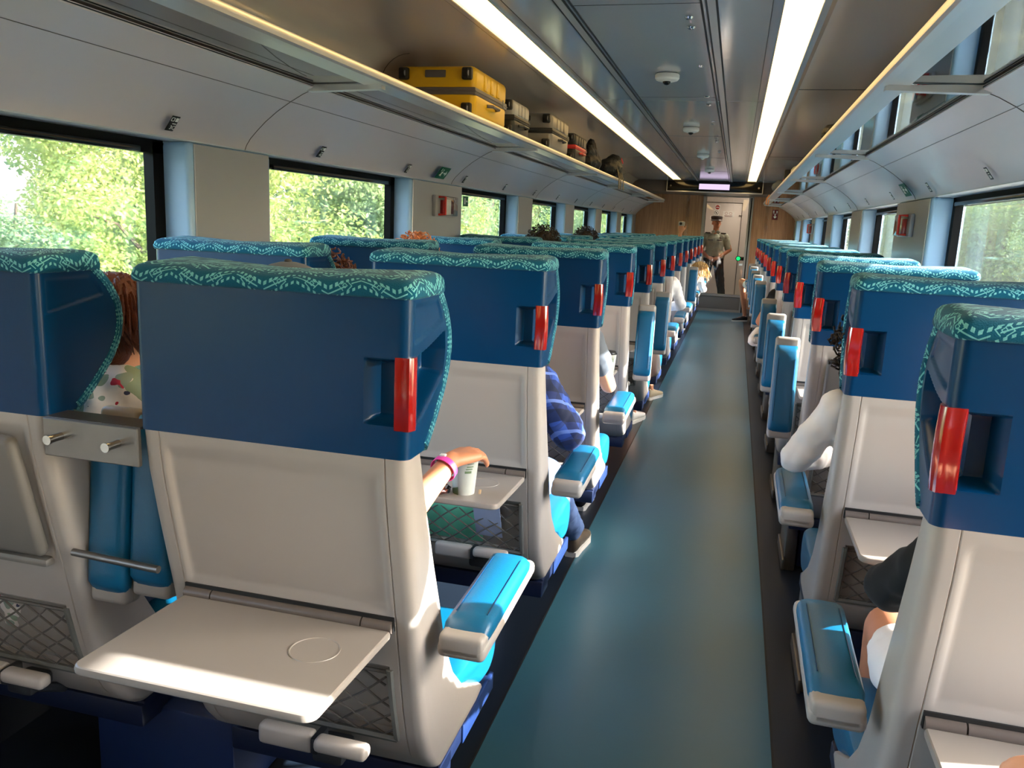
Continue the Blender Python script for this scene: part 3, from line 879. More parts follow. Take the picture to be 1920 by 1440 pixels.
SM['cover'] = mesh(cover_bm(),'headrest_cover','fabric_pattern',60, flip=False)
SM['back'] = mesh(back_shell_bm(),'back_shell','shell_grey',40)
b_ = BM(); soft_block(b_, cushion_prof(), W-.012, 6, .035); SM['cushion'] = mesh(b_,'seat_cushion','leather_blue',60)
b_ = BM(); soft_block(b_, back_prof(), W-.062, 4, .02); SM['backc'] = mesh(b_,'back_cushion','leather_blue',60)
for k in (0,1):
    a_, p_, s_ = arm_bm(bool(k)); SM['arm%d'%k] = mesh(a_,'armrest','leather_edge'); SM['pad%d'%k] = mesh(p_,'pad','leather_blue',60); SM['stitch%d'%k] = mesh(s_,'stitching','shell_blue')
SM['tray'] = mesh(tray_bm(),'tray_table','tray_grey',30); SM['hinge'] = mesh(hinge_bm(),'hinge','hinge_grey'); SM['gap'] = mesh(hinge_gap_bm(),'hinge_slot','black_ink')
SM['net'] = mesh(net_bm(),'pocket_net','net_cord'); SM['netf'] = mesh(netframe_bm(),'net_frame','net_frame')
b_ = stowed_bm(); SM['stow'] = mesh(b_,'tray_table','stow_grey')
a_, p_ = foot_bm(); SM['foot'] = mesh(a_,'footrest','shell_grey'); SM['footb'] = mesh(p_,'footrest_bracket','dark_plastic')
b_ = BM(); box(b_,(0,.46,.268),(2*W-.03,.40,.05),bev=.006); box(b_,(0,.30,.255),(2*W-.03,.10,.06),bev=.006); SM['beam'] = mesh(b_,'base_beam','navy')
b_ = BM(); box(b_,(.265,.45,.12),(.41,.26,.24),bev=.008); SM['pedL'] = mesh(b_,'pedestal','pedestal_navy')
b_ = BM(); box(b_,(.0,.50,.125),(.40,.22,.25),bev=.01); SM['pedR'] = mesh(b_,'pedestal','pedestal_navy')
b_ = BM(); box(b_,(-.265,.46,.04),(.012,.34,.05),bev=.004); box(b_,(-.235,.48,.13),(.05,.30,.26),bev=.006); SM['kick'] = mesh(b_,'foot_bar','steel')
b_ = BM(); box(b_,(.262,.55,.268),(.012,.26,.05),bev=.003); SM['endcap'] = mesh(b_,'beam_cap','pedestal_navy')

ORD = ['first','second','third','fourth','fifth','sixth','seventh','eighth','ninth','tenth','eleventh','twelfth','last']
def seat(kind, n, x, arm_up=None, tray=True):
    y = Y0+PITCH*n
    side = {'LA':'left of the aisle','LW':'by the left windows','R':'single, right of the aisle'}[kind]
    extra = []
    if arm_up is not None: extra.append('armrest folded up' if arm_up else 'armrest down')
    if n < 0: n = 0; y = Y0-PITCH; extra = ['out of the picture beside the camera']
    if kind == 'LW': who = 'blue and grey window seat in the left row, %s from the camera' % ORD[n]
    elif kind == 'LA': who = 'blue and grey aisle seat left of the aisle, %s from the camera, %s' % (ORD[n], extra[0])
    elif len(extra[0]) > 25: who = 'blue and grey seat right of the aisle, just beside the camera'
    else: who = 'blue and grey seat right of the aisle, %s from the camera, %s' % (ORD[n], extra[0])
    t = thing('train_seat', who, 'seat', (x,y,0), 0, {'LA':'aisle seats left of the aisle','LW':'window seats on the left','R':'single seats right of the aisle'}[kind])
    L = lambda nm, key, p=t, loc=(0,0,0): link(nm, SM[key], p, loc)
    sh = L('head_shell', {'LA':'shell_h','LW':'shell_p','R':'shell_hm'}[kind])
    L('headrest_cover','cover')
    if kind != 'LW': L('grab_handle', 'handle' if kind == 'LA' else 'handle_m')
    L('back_shell','back'); L('back_cushion','backc'); L('seat_cushion','cushion')
    if tray:
        tr = L('tray_table','tray',t,(0,.052,.720)); tr.rotation_euler.x = R(-1.5) if kind == 'LA' else 0
        L('hinge','hinge',tr,(0,.008,.004)); L('hinge_slot','gap',tr,(0,.008,.004))
    else:
        L('tray_table','stow')
    nt = L('pocket_net','net'); L('net_frame','netf',nt)
    fr = L('footrest','foot'); L('footrest_bracket','footb',fr)
    L('base_beam','beam')
    if kind != 'LA': L('pedestal','pedL' if kind == 'LW' else 'pedR')
    sx = 1 if kind == 'LA' else -1
    if kind != 'LW':
        k = int(bool(arm_up))
        a = L('armrest','arm%d'%k,t,(sx*(W+.073),.118 if not k else .16,.695 if not k else .66)); L('pad','pad%d'%k,a); L('stitching','stitch%d'%k,a)
    if kind == 'R': L('foot_bar','kick')
    if kind == 'LA':
        L('beam_cap','endcap')
        # inner armrests folded up between the pair
        a = L('armrest','arm1',t,(-(W+.072),.10,.68)); L('pad','pad1',a)
        bm_ = None
    return t
XLA, XLW, XR = -.8, -1.575, .5985
upL = {3,4,8,10}; upR = {2,3,4,6,7,8,9,10}
b_ = BM(); box(b_,(0,0,1.04),(.222,.012,.078),bev=.002,seg=1); box(b_,(0,.03,1.077),(.222,.06,.006),bev=.001,seg=1); brk = mesh(b_,'coat_bracket','steel')
b_ = BM()
cyl(b_,(0,-.006,1.045),(0,-.040,1.045),.008,seg=14); cyl(b_,(0,-.036,1.045),(0,-.042,1.045),.0095,seg=14)
pegs = mesh(b_,'coat_peg','chrome')
b_ = BM(); cyl(b_,(-.105,.045,.775),(.105,.045,.768),.008,seg=12); rodm = mesh(b_,'cross_rod','steel')
SEATS = {}
for n in range(13):
    SEATS['LA',n] = seat('LA', n, XLA, n in upL, tray=(n < 5))
    SEATS['LW',n] = seat('LW', n, XLW, None, tray=(n in (2,5)))
    SEATS['R',n] = seat('R', n, XR, n in upR, tray=(n in (0,1,3)))
    t = SEATS['LA',n]; bx = (XLW+W+XLA-W)/2-XLA
    b = link('coat_bracket', brk, t, (bx,.0,0)); link('coat_peg', pegs, b, (-.068,0,0)); link('coat_peg', pegs, b, (.066,0,0)); link('cross_rod', rodm, t, (bx,0,0))
    a = link('armrest', SM['arm1'], SEATS['LW',n], (W+.048,.09,.655)); link('pad', SM['pad1'], a)

# ---------------------------------------------------------------- people
FOLDS = bpy.data.textures.new('cloth_folds','CLOUDS'); FOLDS.noise_scale = .055; FOLDS.noise_depth = 1
def organic(name, material, parent, caps=(), ells=(), voxel=.01, smooth=6, sharp=None):
    bm = BM()
    for c in caps: capsule(bm, *c)
    for e in ells: ellip(bm, *e)
    bmesh.ops.recalc_face_normals(bm, faces=bm.faces[:])
    me = bpy.data.meshes.new(name); bm.to_mesh(me); bm.free(); me.materials.append(MATS[material]); me.shade_smooth()
    o = bpy.data.objects.new(name, me); COL.objects.link(o); o.parent = parent
    m = o.modifiers.new('remesh','REMESH'); m.mode = 'VOXEL'; m.voxel_size = voxel; m.use_smooth_shade = True
    s = o.modifiers.new('smooth','SMOOTH'); s.iterations = smooth; s.factor = .5
    if material.startswith('cloth'):
        d = o.modifiers.new('folds','DISPLACE'); d.texture = FOLDS; d.strength = .022; d.mid_level = .45; d.texture_coords = 'LOCAL'
    return o
def chain(pts): # [(p,r),...] -> capsules
    return [(a[0],a[1],b[0],b[1]) for a, b in zip(pts, pts[1:])]
def V(*a): return Vector(a)
def hand_caps(w, d, u, s=1.0, curl=.6, grip=None, thumb=1):
    """palm+five fingers: w wrist, d pointing direction, u back-of-hand normal"""
    w = Vector(w); d = Vector(d).normalized(); u = Vector(u); u = (u-d*u.dot(d)).normalized(); l = d.cross(u).normalized()*thumb
    C = []
    kn = []
    for i, (off, ln, cl) in enumerate(((.034,.070,curl),(.012,.080,curl),(-.010,.075,curl*1.05),(-.031,.058,curl*1.15))):
        k = w+d*(.088-.006*abs(i-1))*s+l*off*s+u*(.004-.004*abs(i-1.3))*s; kn.append(k)
        C.append((w+d*.012*s+l*off*.55*s,.017*s,k,.0135*s))
        p = k; ang = cl*.55; r = .0095 if i < 3 else .0085
        for j, f in enumerate((.45,.32,.23)):
            dd = d*math.cos(ang)-u*math.sin(ang); q = p+dd*ln*f*s
            C.append((p,r*s*1.12,q,r*s)); p = q; ang += cl; r *= .93
    C.append((kn[0],.013*s,kn[3],.012*s)); C.append((w+l*.02*s,.016*s,w+d*.04*s-l*.015*s,.018*s))
    a = w+d*.02*s+l*.024*s-u*.004*s; b = a+(d*.55+l*.75-u*.35).normalized()*.042*s; c = b+(d*.8+l*.25-u*.55).normalized()*.032*s; e = c+(d*.75-u*.65).normalized()*.024*s
    C += chain([(a,.016*s),(b,.0125*s),(c,.011*s),(e,.009*s)])
    return C
def head_parts(c, yaw=0, s=1.0, pitch=0):
    """returns caps, ells for a head with face looking along +Y rotated by yaw"""
    c = Vector(c); M = Matrix.Rotation(yaw,3,'Z') @ Matrix.Rotation(pitch,3,'X')
    P = lambda x,y,z: c+M@Vector((x,y,z))*s
    E = [(P(0,-.012,.025),(.076*s,.092*s,.085*s),M),(P(0,.02,-.035),(.06*s,.07*s,.075*s),M),(P(0,.05,-.075),(.034*s,.036*s,.03*s),M),
         (P(.077,-.005,-.01),(.009*s,.018*s,.031*s),M),(P(-.077,-.005,-.01),(.009*s,.018*s,.031*s),M),(P(0,.085,-.052),(.024*s,.012*s,.008*s),M),(P(0,.083,-.062),(.02*s,.012*s,.007*s),M)]
    C = [(P(0,.086,.012),.009*s,P(0,.102,-.024),.013*s),(P(-.045,.07,.022),.011*s,P(.045,.07,.022),.011*s)]
    return C, E, P, M
def face(parent, P, s=1.0):
    for x in (-.03,.03):
        bm = BM(); ellip(bm, P(x,.079,.002),(.011*s,.006*s,.006*s)); e = obj('eye', bm, 'eye_white', parent)
        bm = BM(); ellip(bm, P(x,.085,.002),(.005*s,.003*s,.005*s)); obj('pupil', bm, 'black_ink', e)
def hair(parent, P, M, m, s=1.0, length=.0, puff=1.0, strands=260, seed=1, cover='full', short=False):
    r = random.Random(seed); bm = BM()
    ellip(bm, P(0,-.022,.034),(.086*s*puff,.096*s*puff,.088*s*puff), M, 20, 12)
    if cover == 'full': ellip(bm, P(0,-.05,-.035),(.074*s*puff,.06*s*puff,.075*s*puff), M, 16, 10)
    for i in range(strands):
        a = r.uniform(0,2*PI); z = r.uniform(-.6,1); q = math.sqrt(max(0,1-z*z))
        x, y = q*math.cos(a), q*math.sin(a)
        if y > .45 and z < .45: continue
        base = Vector((x*.086*puff, -.022+y*.096*puff, .034+z*.088*puff)); out = Vector((x,y,z)).normalized()
        fall = Vector((x*.25+r.uniform(-.35,.35), y*.25-.15+(.5 if short and z < -.1 else 0), -1)); pts = [P(*base)]
        p = base.copy(); st = (.013 if short else .018)*puff
        for k in range(4):
            dirv = (out*((.2 if short else .35)-.12*k)+fall*(.45+.2*k)).normalized(); p = p+dirv*(st+length*.25); 
            pts.append(P(*p))
        tube(bm, pts, [.004,.0045,.004,.003,.0012], 4)
    return obj('hair', bm, m, parent, sharp=60)
def curly(parent, c, rad, m, n=300, seed=2):
    r = random.Random(seed); bm = BM(); c = Vector(c); ellip(bm, c, (rad*.88,)*3)
    for i in range(n):
        d = Vector((r.gauss(0,1),r.gauss(0,1),r.gauss(0,1))).normalized(); p = c+d*rad*r.uniform(.86,1.04); a, b = frame_of(d); q = r.uniform(.007,.014); ph = r.uniform(0,6)
        tube(bm, [p+(a*math.cos(ph+t*1.1)+b*math.sin(ph+t*1.1))*q+d*(t*.005) for t in range(7)], .0034, 4)
    return obj('hair', bm, m, parent, sharp=60)
def shoe(parent, heel, d, m, sole='shoe_white', L=.28, name='shoe'):
    heel = Vector(heel); d = Vector(d); d.z = 0; d.normalize(); l = Vector((-d.y,d.x,0))
    def ringat(t, w, h, z0):
        c = heel+d*L*t; out = []
        for k in range(12):
            a = 2*PI*k/12; s_ = math.sin(a); out.append(c+l*w*math.cos(a)+Vector((0,0,z0+h*(.5+.5*(math.copysign(abs(s_)**.6,s_))))))
        return out
    bm = BM(); ring_faces(bm, [ringat(0,.022,.06,.02),ringat(.04,.032,.085,.02),ringat(.25,.035,.085,.02),ringat(.45,.040,.062,.02),ringat(.75,.046,.042,.02),ringat(.93,.036,.03,.02),ringat(1,.018,.018,.02)])
    o = obj(name, bm, m, parent, sharp=60)
    bm = BM(); out = []
    for t, w in ((0,.024),(.06,.034),(.3,.036),(.5,.042),(.75,.048),(.93,.038),(1.01,.018)): out.append((t,w))
    poly = [heel+d*L*t+l*w for t, w in out]+[heel+d*L*t-l*w for t, w in reversed(out)]
    ring_faces(bm, [[p+Vector((0,0,z)) for p in poly] for z in (.001,.026)]); obj('sole', bm, sole, o)
    return o
def sitter(label, key, cloth, skin, lean=(0,0), shz=1.0, fat=0, head=None, yaw=0, sleeve='long', pants='cloth_denim', arm_r=None, arm_l=None, hairm='hair_dark', hk={}, legs=None, shoes='shoe_black', voxel=.011, hand=True, curlyhair=None, facev=False, socks=None):
    """seated passenger; coordinates are world. key = seat; arms given as [shoulder, elbow, wrist, handdir]"""
    s = SEATS[key].location; X, Y = s.x, s.y
    t = thing('person', label, 'person', (X,Y+.3,0))
    inv = Vector((-X,-(Y+.3),0))
    hd = Vector(head) if head else Vector((X+lean[0],Y+.30,1.22))
    neck = Vector((X+(hd.x-X)*.7,Y+.27,1.055)); sh = Vector((X+lean[0]*.6,Y+.27,shz)); hip = Vector((X,Y+.27,.53))
    caps = []; tor = []
    tor += [(hip+V(-.09,0,0),.115,hip+V(.09,0,0),.115),(hip+V(0,0,.05),.14,sh+V(0,.0,-.14),.135),(sh+V(-.085,0,-.12),.105,sh+V(.085,0,-.12),.105),(sh+V(-.16,0,-.02),.05,sh+V(.16,0,-.02),.05),(sh+V(-.12,0,-.04),.065,sh+V(.12,0,-.04),.065)]
    hc, he, P, M = head_parts(hd, yaw)
    caps += tor + [(sh,.055,hd+V(0,-.005,-.06),.052)] + hc
    arms_s, arms_skin = [], []
    A = {}
    for sgn, arm in ((1,arm_r),(-1,arm_l)):
        if arm is None:
            arm = [sh+V(sgn*.19,.02,-.03), V(X+sgn*.20,Y+.34,.74), V(X+sgn*.10,Y+.52,.62), V(-sgn*.2,1,0)]
        S, E_, Wr, hdv = [Vector(q) for q in arm]
        caps += chain([(S,.050),(S.lerp(E_,.5),.044),(E_,.037),(E_.lerp(Wr,.35),.037),(Wr,.026)])
        if hand: caps += hand_caps(Wr, hdv, V(0,0,1) if abs(Vector(hdv).normalized().z) < .9 else V(0,-1,0), 1.0, .5, thumb=-sgn)
        r = [(S,.058+fat),(S.lerp(E_,.5),.053+fat),(E_,.048+fat)]
        if sleeve == 'long': r += [(E_.lerp(Wr,.5),.044),(E_.lerp(Wr,.95),.035)]
        elif sleeve == 'short': r = [(S,.060),(S.lerp(E_,.55),.056)]
        elif sleeve == 'elbow': r = [(S,.060),(S.lerp(E_,.93),.056)]
        arms_s += chain(r)
    lg = legs or [None,None]; pants_c = []
    shoe_at = []
    for sgn, q in ((1,lg[0]),(-1,lg[1])):
        if q is None: q = [V(X+sgn*.11,Y+.72,.52), V(X+sgn*.12,Y+.80,.10), V(0,1,0)]
        K, An, fd = [Vector(v) for v in q]
        h = hip+V(sgn*.09,0,0)
        caps += chain([(h,.085),(h.lerp(K,.5),.076),(K,.056),(K.lerp(An,.35),.053),(An,.034)])
        fd = fd.normalized(); caps.append((An+V(0,0,-.03),.032,An+fd*.14+V(0,0,-.055),.026))
        if pants == 'shorts': pants_c += chain([(h,.095),(h.lerp(K,.72),.084)])
        else: pants_c += chain([(h,.095),(h.lerp(K,.5),.084),(K,.066),(K.lerp(An,.4),.062),(K.lerp(An,.93),.052)])
        shoe_at.append((An,fd))
    sft = lambda L_: [(Vector(a)+inv,b,Vector(c)+inv,d) for a,b,c,d in L_]
    organic('body', skin, t, sft(caps), [(Vector(e[0])+inv,)+tuple(e[1:]) for e in he], voxel)
    organic('shirt', cloth, t, sft([(a,b+.010,c,d+.010) for a,b,c,d in tor]+arms_s), (), max(voxel,.009), 4)
    organic('trousers' if pants != 'shorts' else 'shorts', {'shorts':'cloth_white'}.get(pants, pants), t, sft(pants_c+[(hip+V(-.09,0,-.01),.125,hip+V(.09,0,-.01),.125)]), (), max(voxel,.011), 4)
    P2 = lambda x,y,z: P(x,y,z)+inv
    if curlyhair: curly(t, hd+inv+V(0,-.02,.03), curlyhair, hairm)
    elif hairm: hair(t, P2, M, hairm, **hk)
    for An, fd in shoe_at:
        shoe(t, V(An.x,An.y,0)-fd*.05+inv, fd, shoes)
    if facev: face(t, P2)
    return t, inv, P2, M

def S_(k, n): return SEATS[k,n].location
# row 1, window: woman with auburn hair and floral blouse
y0 = S_('LW',0).y
sitter('person with auburn hair and white floral blouse, nearest left window seat', ('LW',0), 'cloth_floral', 'skin_light', lean=(.15,0), head=(-1.425,1.68,1.215), yaw=R(-20), shz=1.095, sleeve='short', pants='cloth_navy', hairm='hair_auburn', hk=dict(puff=1.06,strands=700,seed=3,short=True), facev=True)
# row 1, aisle: capped person whose arm reaches the coffee cup
cupx, cupy, zt = -.690, 2.150, .718
t, inv, P2, M = sitter('person in a grey cap and pink wristband reaching for the coffee cup ahead', ('LA',0), 'cloth_teal', 'skin_mid', lean=(-.10,0), head=(-.955,1.66,1.262), sleeve='short', pants='cloth_grey', hairm='hair_dark', hk=dict(strands=60), voxel=.0055,
    arm_r=[(-.70,1.60,1.0),(-.735,1.74,.755),(-.682,2.005,.868),(.38,.9,.05)], legs=[[(-.80,2.0,.52),(-.80,2.08,.1),(0,1,0)],[(-.98,2.0,.52),(-.98,2.08,.1),(0,1,0)]], hand=True, facev=True)
bm = BM(); 
rings = []
for i in range(9):
    a = PI/2*i/8; rings.append([P2(.090*math.cos(a)*math.cos(b), -.012+.106*math.cos(a)*math.sin(b), .052+.078*math.sin(a)) for b in [2*PI*k/24 for k in range(24)]])
ring_faces(bm, rings); capo = obj('cap', bm, 'cloth_grey', t)
bm = BM(); ellip(bm, P2(0,.115,.05),(.065,.055,.006)); obj('cap_peak', bm, 'cloth_grey', capo)
bm = BM(); ellip(bm, P2(0,-.012,.131),(.009,.009,.005)); obj('cap_button', bm, 'cloth_charcoal', capo)
bm = BM(); wc = Vector((-.689,1.972,.854))+inv; dv = (Vector((-.682,2.005,.868))-Vector((-.735,1.74,.755))).normalized(); a_, b_ = frame_of(dv)
ring_faces(bm, [[wc+dv*o_+(a_*math.cos(q)+b_*math.sin(q))*r_ for q in [2*PI*k/28 for k in range(28)]] for o_, r_ in ((-.009,.0345),(-.009,.0365),(.009,.0355),(.009,.0335))], cap=False); br = obj('wristband', bm, 'bracelet_pink', t)
bm = BM(); box(bm, wc+a_*0+Vector((-.004,0,.036)),(.016,.016,.006),bev=.002); obj('wristband_clasp', bm, 'white_plastic', br)
# row 2, window: auburn hair between the seats
sitter('person with curly auburn hair seen between the second left pair of seats', ('LW',1), 'cloth_grey', 'skin_light', lean=(.12,0), head=(-1.40,2.66,1.215), hairm='hair_auburn', curlyhair=.115, voxel=.014)
# row 2, aisle: plaid shirt, jeans
sitter('person in blue plaid shirt and jeans, elbow on the armrest, second left aisle seat', ('LA',1), 'cloth_plaid', 'skin_mid', sleeve='long', pants='cloth_denim', lean=(.03,0),
    fat=.012, arm_r=[(-.605,2.60,1.00),(-.505,2.75,.785),(-.66,2.98,.80),(-.5,1,0)], legs=[[(-.64,3.05,.53),(-.600,3.56,.10),(.05,1,0)],None], shoes='shoe_brown', hairm='hair_dark', hk=dict(strands=60), voxel=.010)
# row 3, window: ginger tuft above the seat
sitter('person with messy ginger hair showing above the third left window seat', ('LW',2), 'cloth_grey', 'skin_light', lean=(.08,0), head=(-1.45,3.68,1.285), hairm='hair_ginger', curlyhair=.095, voxel=.014)
# row 3, aisle: bare elbow
sitter('person with bare forearm resting on the third left armrest beside the aisle', ('LA',2), 'cloth_grey', 'skin_light', sleeve='short', lean=(.04,0),
    arm_r=[(-.60,3.68,1.0),(-.515,3.77,.765),(-.60,4.05,.80),(-.3,1,0)], hairm='hair_dark', hk=dict(strands=60), voxel=.011)
# row 5 and 6, aisle: feet showing
sitter('person whose pale sandal shows in the aisle beside the fifth left seat', ('LA',4), 'cloth_teal', 'skin_light', legs=[[(-.68,6.12,.52),(-.66,6.28,.09),(.25,1,0)],None], shoes='shoe_white', pants='shorts', hk=dict(strands=60), voxel=.013)
sitter('person whose tan trainer shows in the aisle beside the sixth left seat', ('LA',5), 'cloth_grey', 'skin_light', legs=[[(-.68,7.15,.52),(-.62,7.24,.09),(.35,1,0)],None], shoes='shoe_tan', pants='shorts', hk=dict(strands=60), voxel=.013, arm_r=[(-.62,6.80,.98),(-.62,6.92,.75),(-.72,7.05,.66),(-.2,1,0)])
sitter('person with dark hair showing above the fifth left window seat', ('LW',4), 'cloth_navy', 'skin_mid', head=(-1.33,5.80,1.325), lean=(.15,0), hairm='hair_dark', curlyhair=.11, voxel=.015)
sitter('person with dark hair showing above the seventh left window seat', ('LW',6), 'cloth_grey', 'skin_mid', head=(-1.40,7.90,1.325), lean=(.1,0), hairm='hair_dark', curlyhair=.11, voxel=.015)
sitter('person in white shirt, elbow over the armrest, seventh left aisle seat', ('LA',6), 'cloth_white', 'skin_light', lean=(.12,0), arm_r=[(-.53,7.88,1.0),(-.45,7.96,.79),(-.60,8.2,.75),(-.3,1,0)], hk=dict(strands=60), voxel=.013)
sitter('person with long blond hair in white leaning into the aisle, tenth left seat', ('LA',9), 'cloth_white', 'skin_light', lean=(.30,0), head=(-.42,11.05,.98), yaw=R(-15), arm_r=[(-.42,10.98,.86),(-.36,11.05,.74),(-.5,11.3,.72),(-.3,1,0)], hairm='hair_blond', hk=dict(length=.05,strands=200), voxel=.013)
# raised hand with a small camera, eleventh left aisle seat
t, inv, P2, M = sitter('person raising a hand that holds a small silver camera near the end wall', ('LA',10), 'cloth_grey', 'skin_mid', sleeve='short', arm_l=[(-.98,12.02,.98),(-.80,12.02,1.22),(-.772,12.02,1.46),(0,-.15,1)], hk=dict(strands=60), voxel=.011)
t = thing('small_camera', 'small silver camera held up above the seats near the end wall', 'camera', (-.765,11.99,1.575))
bm = BM(); box(bm,(0,0,0),(.085,.035,.06),bev=.01,seg=3); obj('body', bm, 'case_white', t)
bm = BM(); cyl(bm,(-.01,-.017,0),(-.01,-.035,0),.02); obj('lens', bm, 'black_gloss', t)
# right side
sitter('person in a black top and white shorts in the nearest right seat', ('R',0), 'cloth_black', 'skin_mid', sleeve='long', pants='shorts', lean=(.05,0), shz=.935, head=(.66,1.60,1.15), arm_l=[(.47,1.60,.95),(.372,1.76,.785),(.50,1.98,.76),(.3,1,0)], legs=[None,[(.44,2.02,.575),(.46,2.12,.10),(0,1,0)]], hairm='hair_dark', hk=dict(strands=80), voxel=.010, shoes='shoe_white')
sitter('person in a white long sleeved top with curly dark hair, second right seat', ('R',1), 'cloth_white', 'skin_dark', sleeve='long', lean=(-.09,0), head=(.435,2.64,1.15), arm_l=[(.345,2.62,.985),(.245,2.66,.805),(.40,2.86,.80),(.4,1,0)], hairm='hair_dark', curlyhair=.112, voxel=.010)
sitter('person in black leaning to the aisle in the sixth right seat', ('R',5), 'cloth_black', 'skin_mid', sleeve='short', lean=(-.13,0), arm_l=[(.34,6.82,1.02),(.24,6.86,.80),(.32,7.05,.76),(.3,1,0)], hk=dict(strands=60), voxel=.013)
sitter('person whose white sleeve rests on the armrest of the fifth right seat', ('R',4), 'cloth_white', 'skin_mid', lean=(-.05,0), sleeve='long', arm_l=[(.42,5.80,.98),(.33,5.90,.74),(.42,6.1,.70),(.3,1,0)], hk=dict(strands=60), voxel=.014)
sitter('person with bare leg and black trainer stretched into the aisle by the end wall', ('R',12), 'cloth_grey', 'skin_mid', pants='shorts', legs=[None,[(.15,14.42,.68),(.25,14.52,.10),(-.75,-.45,0)]], shoes='shoe_black', hk=dict(strands=60), voxel=.013)
# the passenger beside the camera, whose hand reaches into the lower right corner
seat('R', -1, XR, False, tray=False); SEATS['R',-1] = bpy.data.objects['train_seat.%03d' % 39] if False else [o for o in bpy.data.objects if o.get('category') == 'seat'][-1]
sitter('person whose fair haired hand shows at the very lower right corner', ('R',-1), 'cloth_grey', 'skin_light', lean=(.02,0), sleeve='short', arm_l=[(.50,.55,.98),(.56,.62,.80),(.452,.835,.930),(-.75,.62,.22)], hairm='hair_blond', hk=dict(strands=60), voxel=.007)

# guard behind the door
t = thing('person', 'uniformed guard in cap and pale shirt standing behind the glass door', 'person', (-.41,17.0,0))
hc, he, P, M = head_parts(V(0,-.01,1.648), R(180+22), 1.10)
sh = V(0,0,1.43)
caps = [(V(-.08,0,.98),.12,V(.08,0,.98),.12),(V(0,0,1.05),.15,V(0,0,1.28),.155),(V(-.14,0,1.38),.07,V(.14,0,1.38),.07),(V(0,0,1.42),.06,V(0,0,1.58),.055)]+hc
for s in (-1,1):
    S,E_,Wr = V(s*.20,0,1.38),V(s*.27,-.02,1.12),V(s*.10,-.20,.98)
    if s > 0: E_ = V(.30,-.02,1.14)
    caps += chain([(S,.055),(S.lerp(E_,.5),.048),(E_,.040),(E_.lerp(Wr,.4),.038),(Wr,.028)])+hand_caps(Wr,V(-s*.8,-.3,-.3),V(0,-.6,.6),1.0,.6,thumb=s)
    caps += chain([(V(s*.09,0,.92),.09),(V(s*.17,0,.5),.062),(V(s*.24,.02,.10),.042)])+[(V(s*.24,.02,.07),.035,V(s*.26,-.12,.04),.03)]
organic('body','skin_mid',t,caps,he,.009)
sc = [(V(-.08,0,1.02),.135,V(.08,0,1.02),.135),(V(0,0,1.05),.165,V(0,0,1.28),.17),(V(-.14,0,1.37),.082,V(.14,0,1.37),.082)]
for s in (-1,1): S,E_ = V(s*.20,0,1.38),V(s*.27,-.02,1.12); sc += chain([(S,.068),(S.lerp(E_,.8),.066)])
shirt = organic('uniform_shirt','cloth_sage',t,sc,(),.009,4)
tr = []
for s in (-1,1): tr += chain([(V(s*.09,0,.92),.105),(V(s*.17,0,.5),.082),(V(s*.238,.02,.12),.066)])
organic('trousers','cloth_charcoal',t,tr+[(V(-.08,0,.95),.125,V(.08,0,.95),.125)],(),.010,4)
bm = BM(); tube(bm,[(.15*1.15*math.cos(a),.15*math.sin(a),.985) for a in [2*PI*i/28 for i in range(29)]],.018,6); obj('belt', bm, 'cloth_black', t)
bm = BM(); ring_faces(bm,[[P(.094*math.cos(b)*k,-.01+.108*math.sin(b)*k,z) for b in [2*PI*q/24 for q in range(24)]] for k,z in ((1,.035),(1.01,.065),(1.06,.095),(1.0,.118),(.5,.125),(.02,.126))]); capo = obj('uniform_cap', bm, 'cloth_charcoal', t)
bm = BM(); ellip(bm,P(0,.115,.042),(.07,.055,.006)); obj('cap_peak', bm, 'black_gloss', capo)
bm = BM(); tube(bm,[P(.095*math.cos(b),-.01+.109*math.sin(b),.050) for b in [2*PI*q/24 for q in range(25)]],.009,6); obj('cap_band', bm, 'pillar_satin', capo)
face(t, P)
for s in (-1,1):
    bm = BM(); box(bm,(s*.15,-.03,1.455),(.10,.05,.02),bev=.005); obj('epaulette', bm, 'cloth_charcoal', shirt)
    bm = BM(); box(bm,(s*.085,-.165,1.32),(.10,.012,.018),bev=.003); obj('pocket_flap', bm, 'cloth_charcoal' if s > 0 else 'cloth_grey', shirt)
bm = BM(); cyl(bm,(.10,-.165,1.365),(.10,-.175,1.365),.022,seg=10); obj('badge', bm, 'chrome', shirt)
bm = BM(); 
for s in (-1,1): box(bm,(s*.045,-.10,1.475),(.07,.03,.06),rot=Matrix.Rotation(s*R(28),3,'Y'),bev=.01)
obj('collar', bm, 'cloth_sage', shirt)
for s in (-1,1): shoe(t, V(s*.24,.06,0), V(s*.12,-1,0), 'shoe_black','rubber')

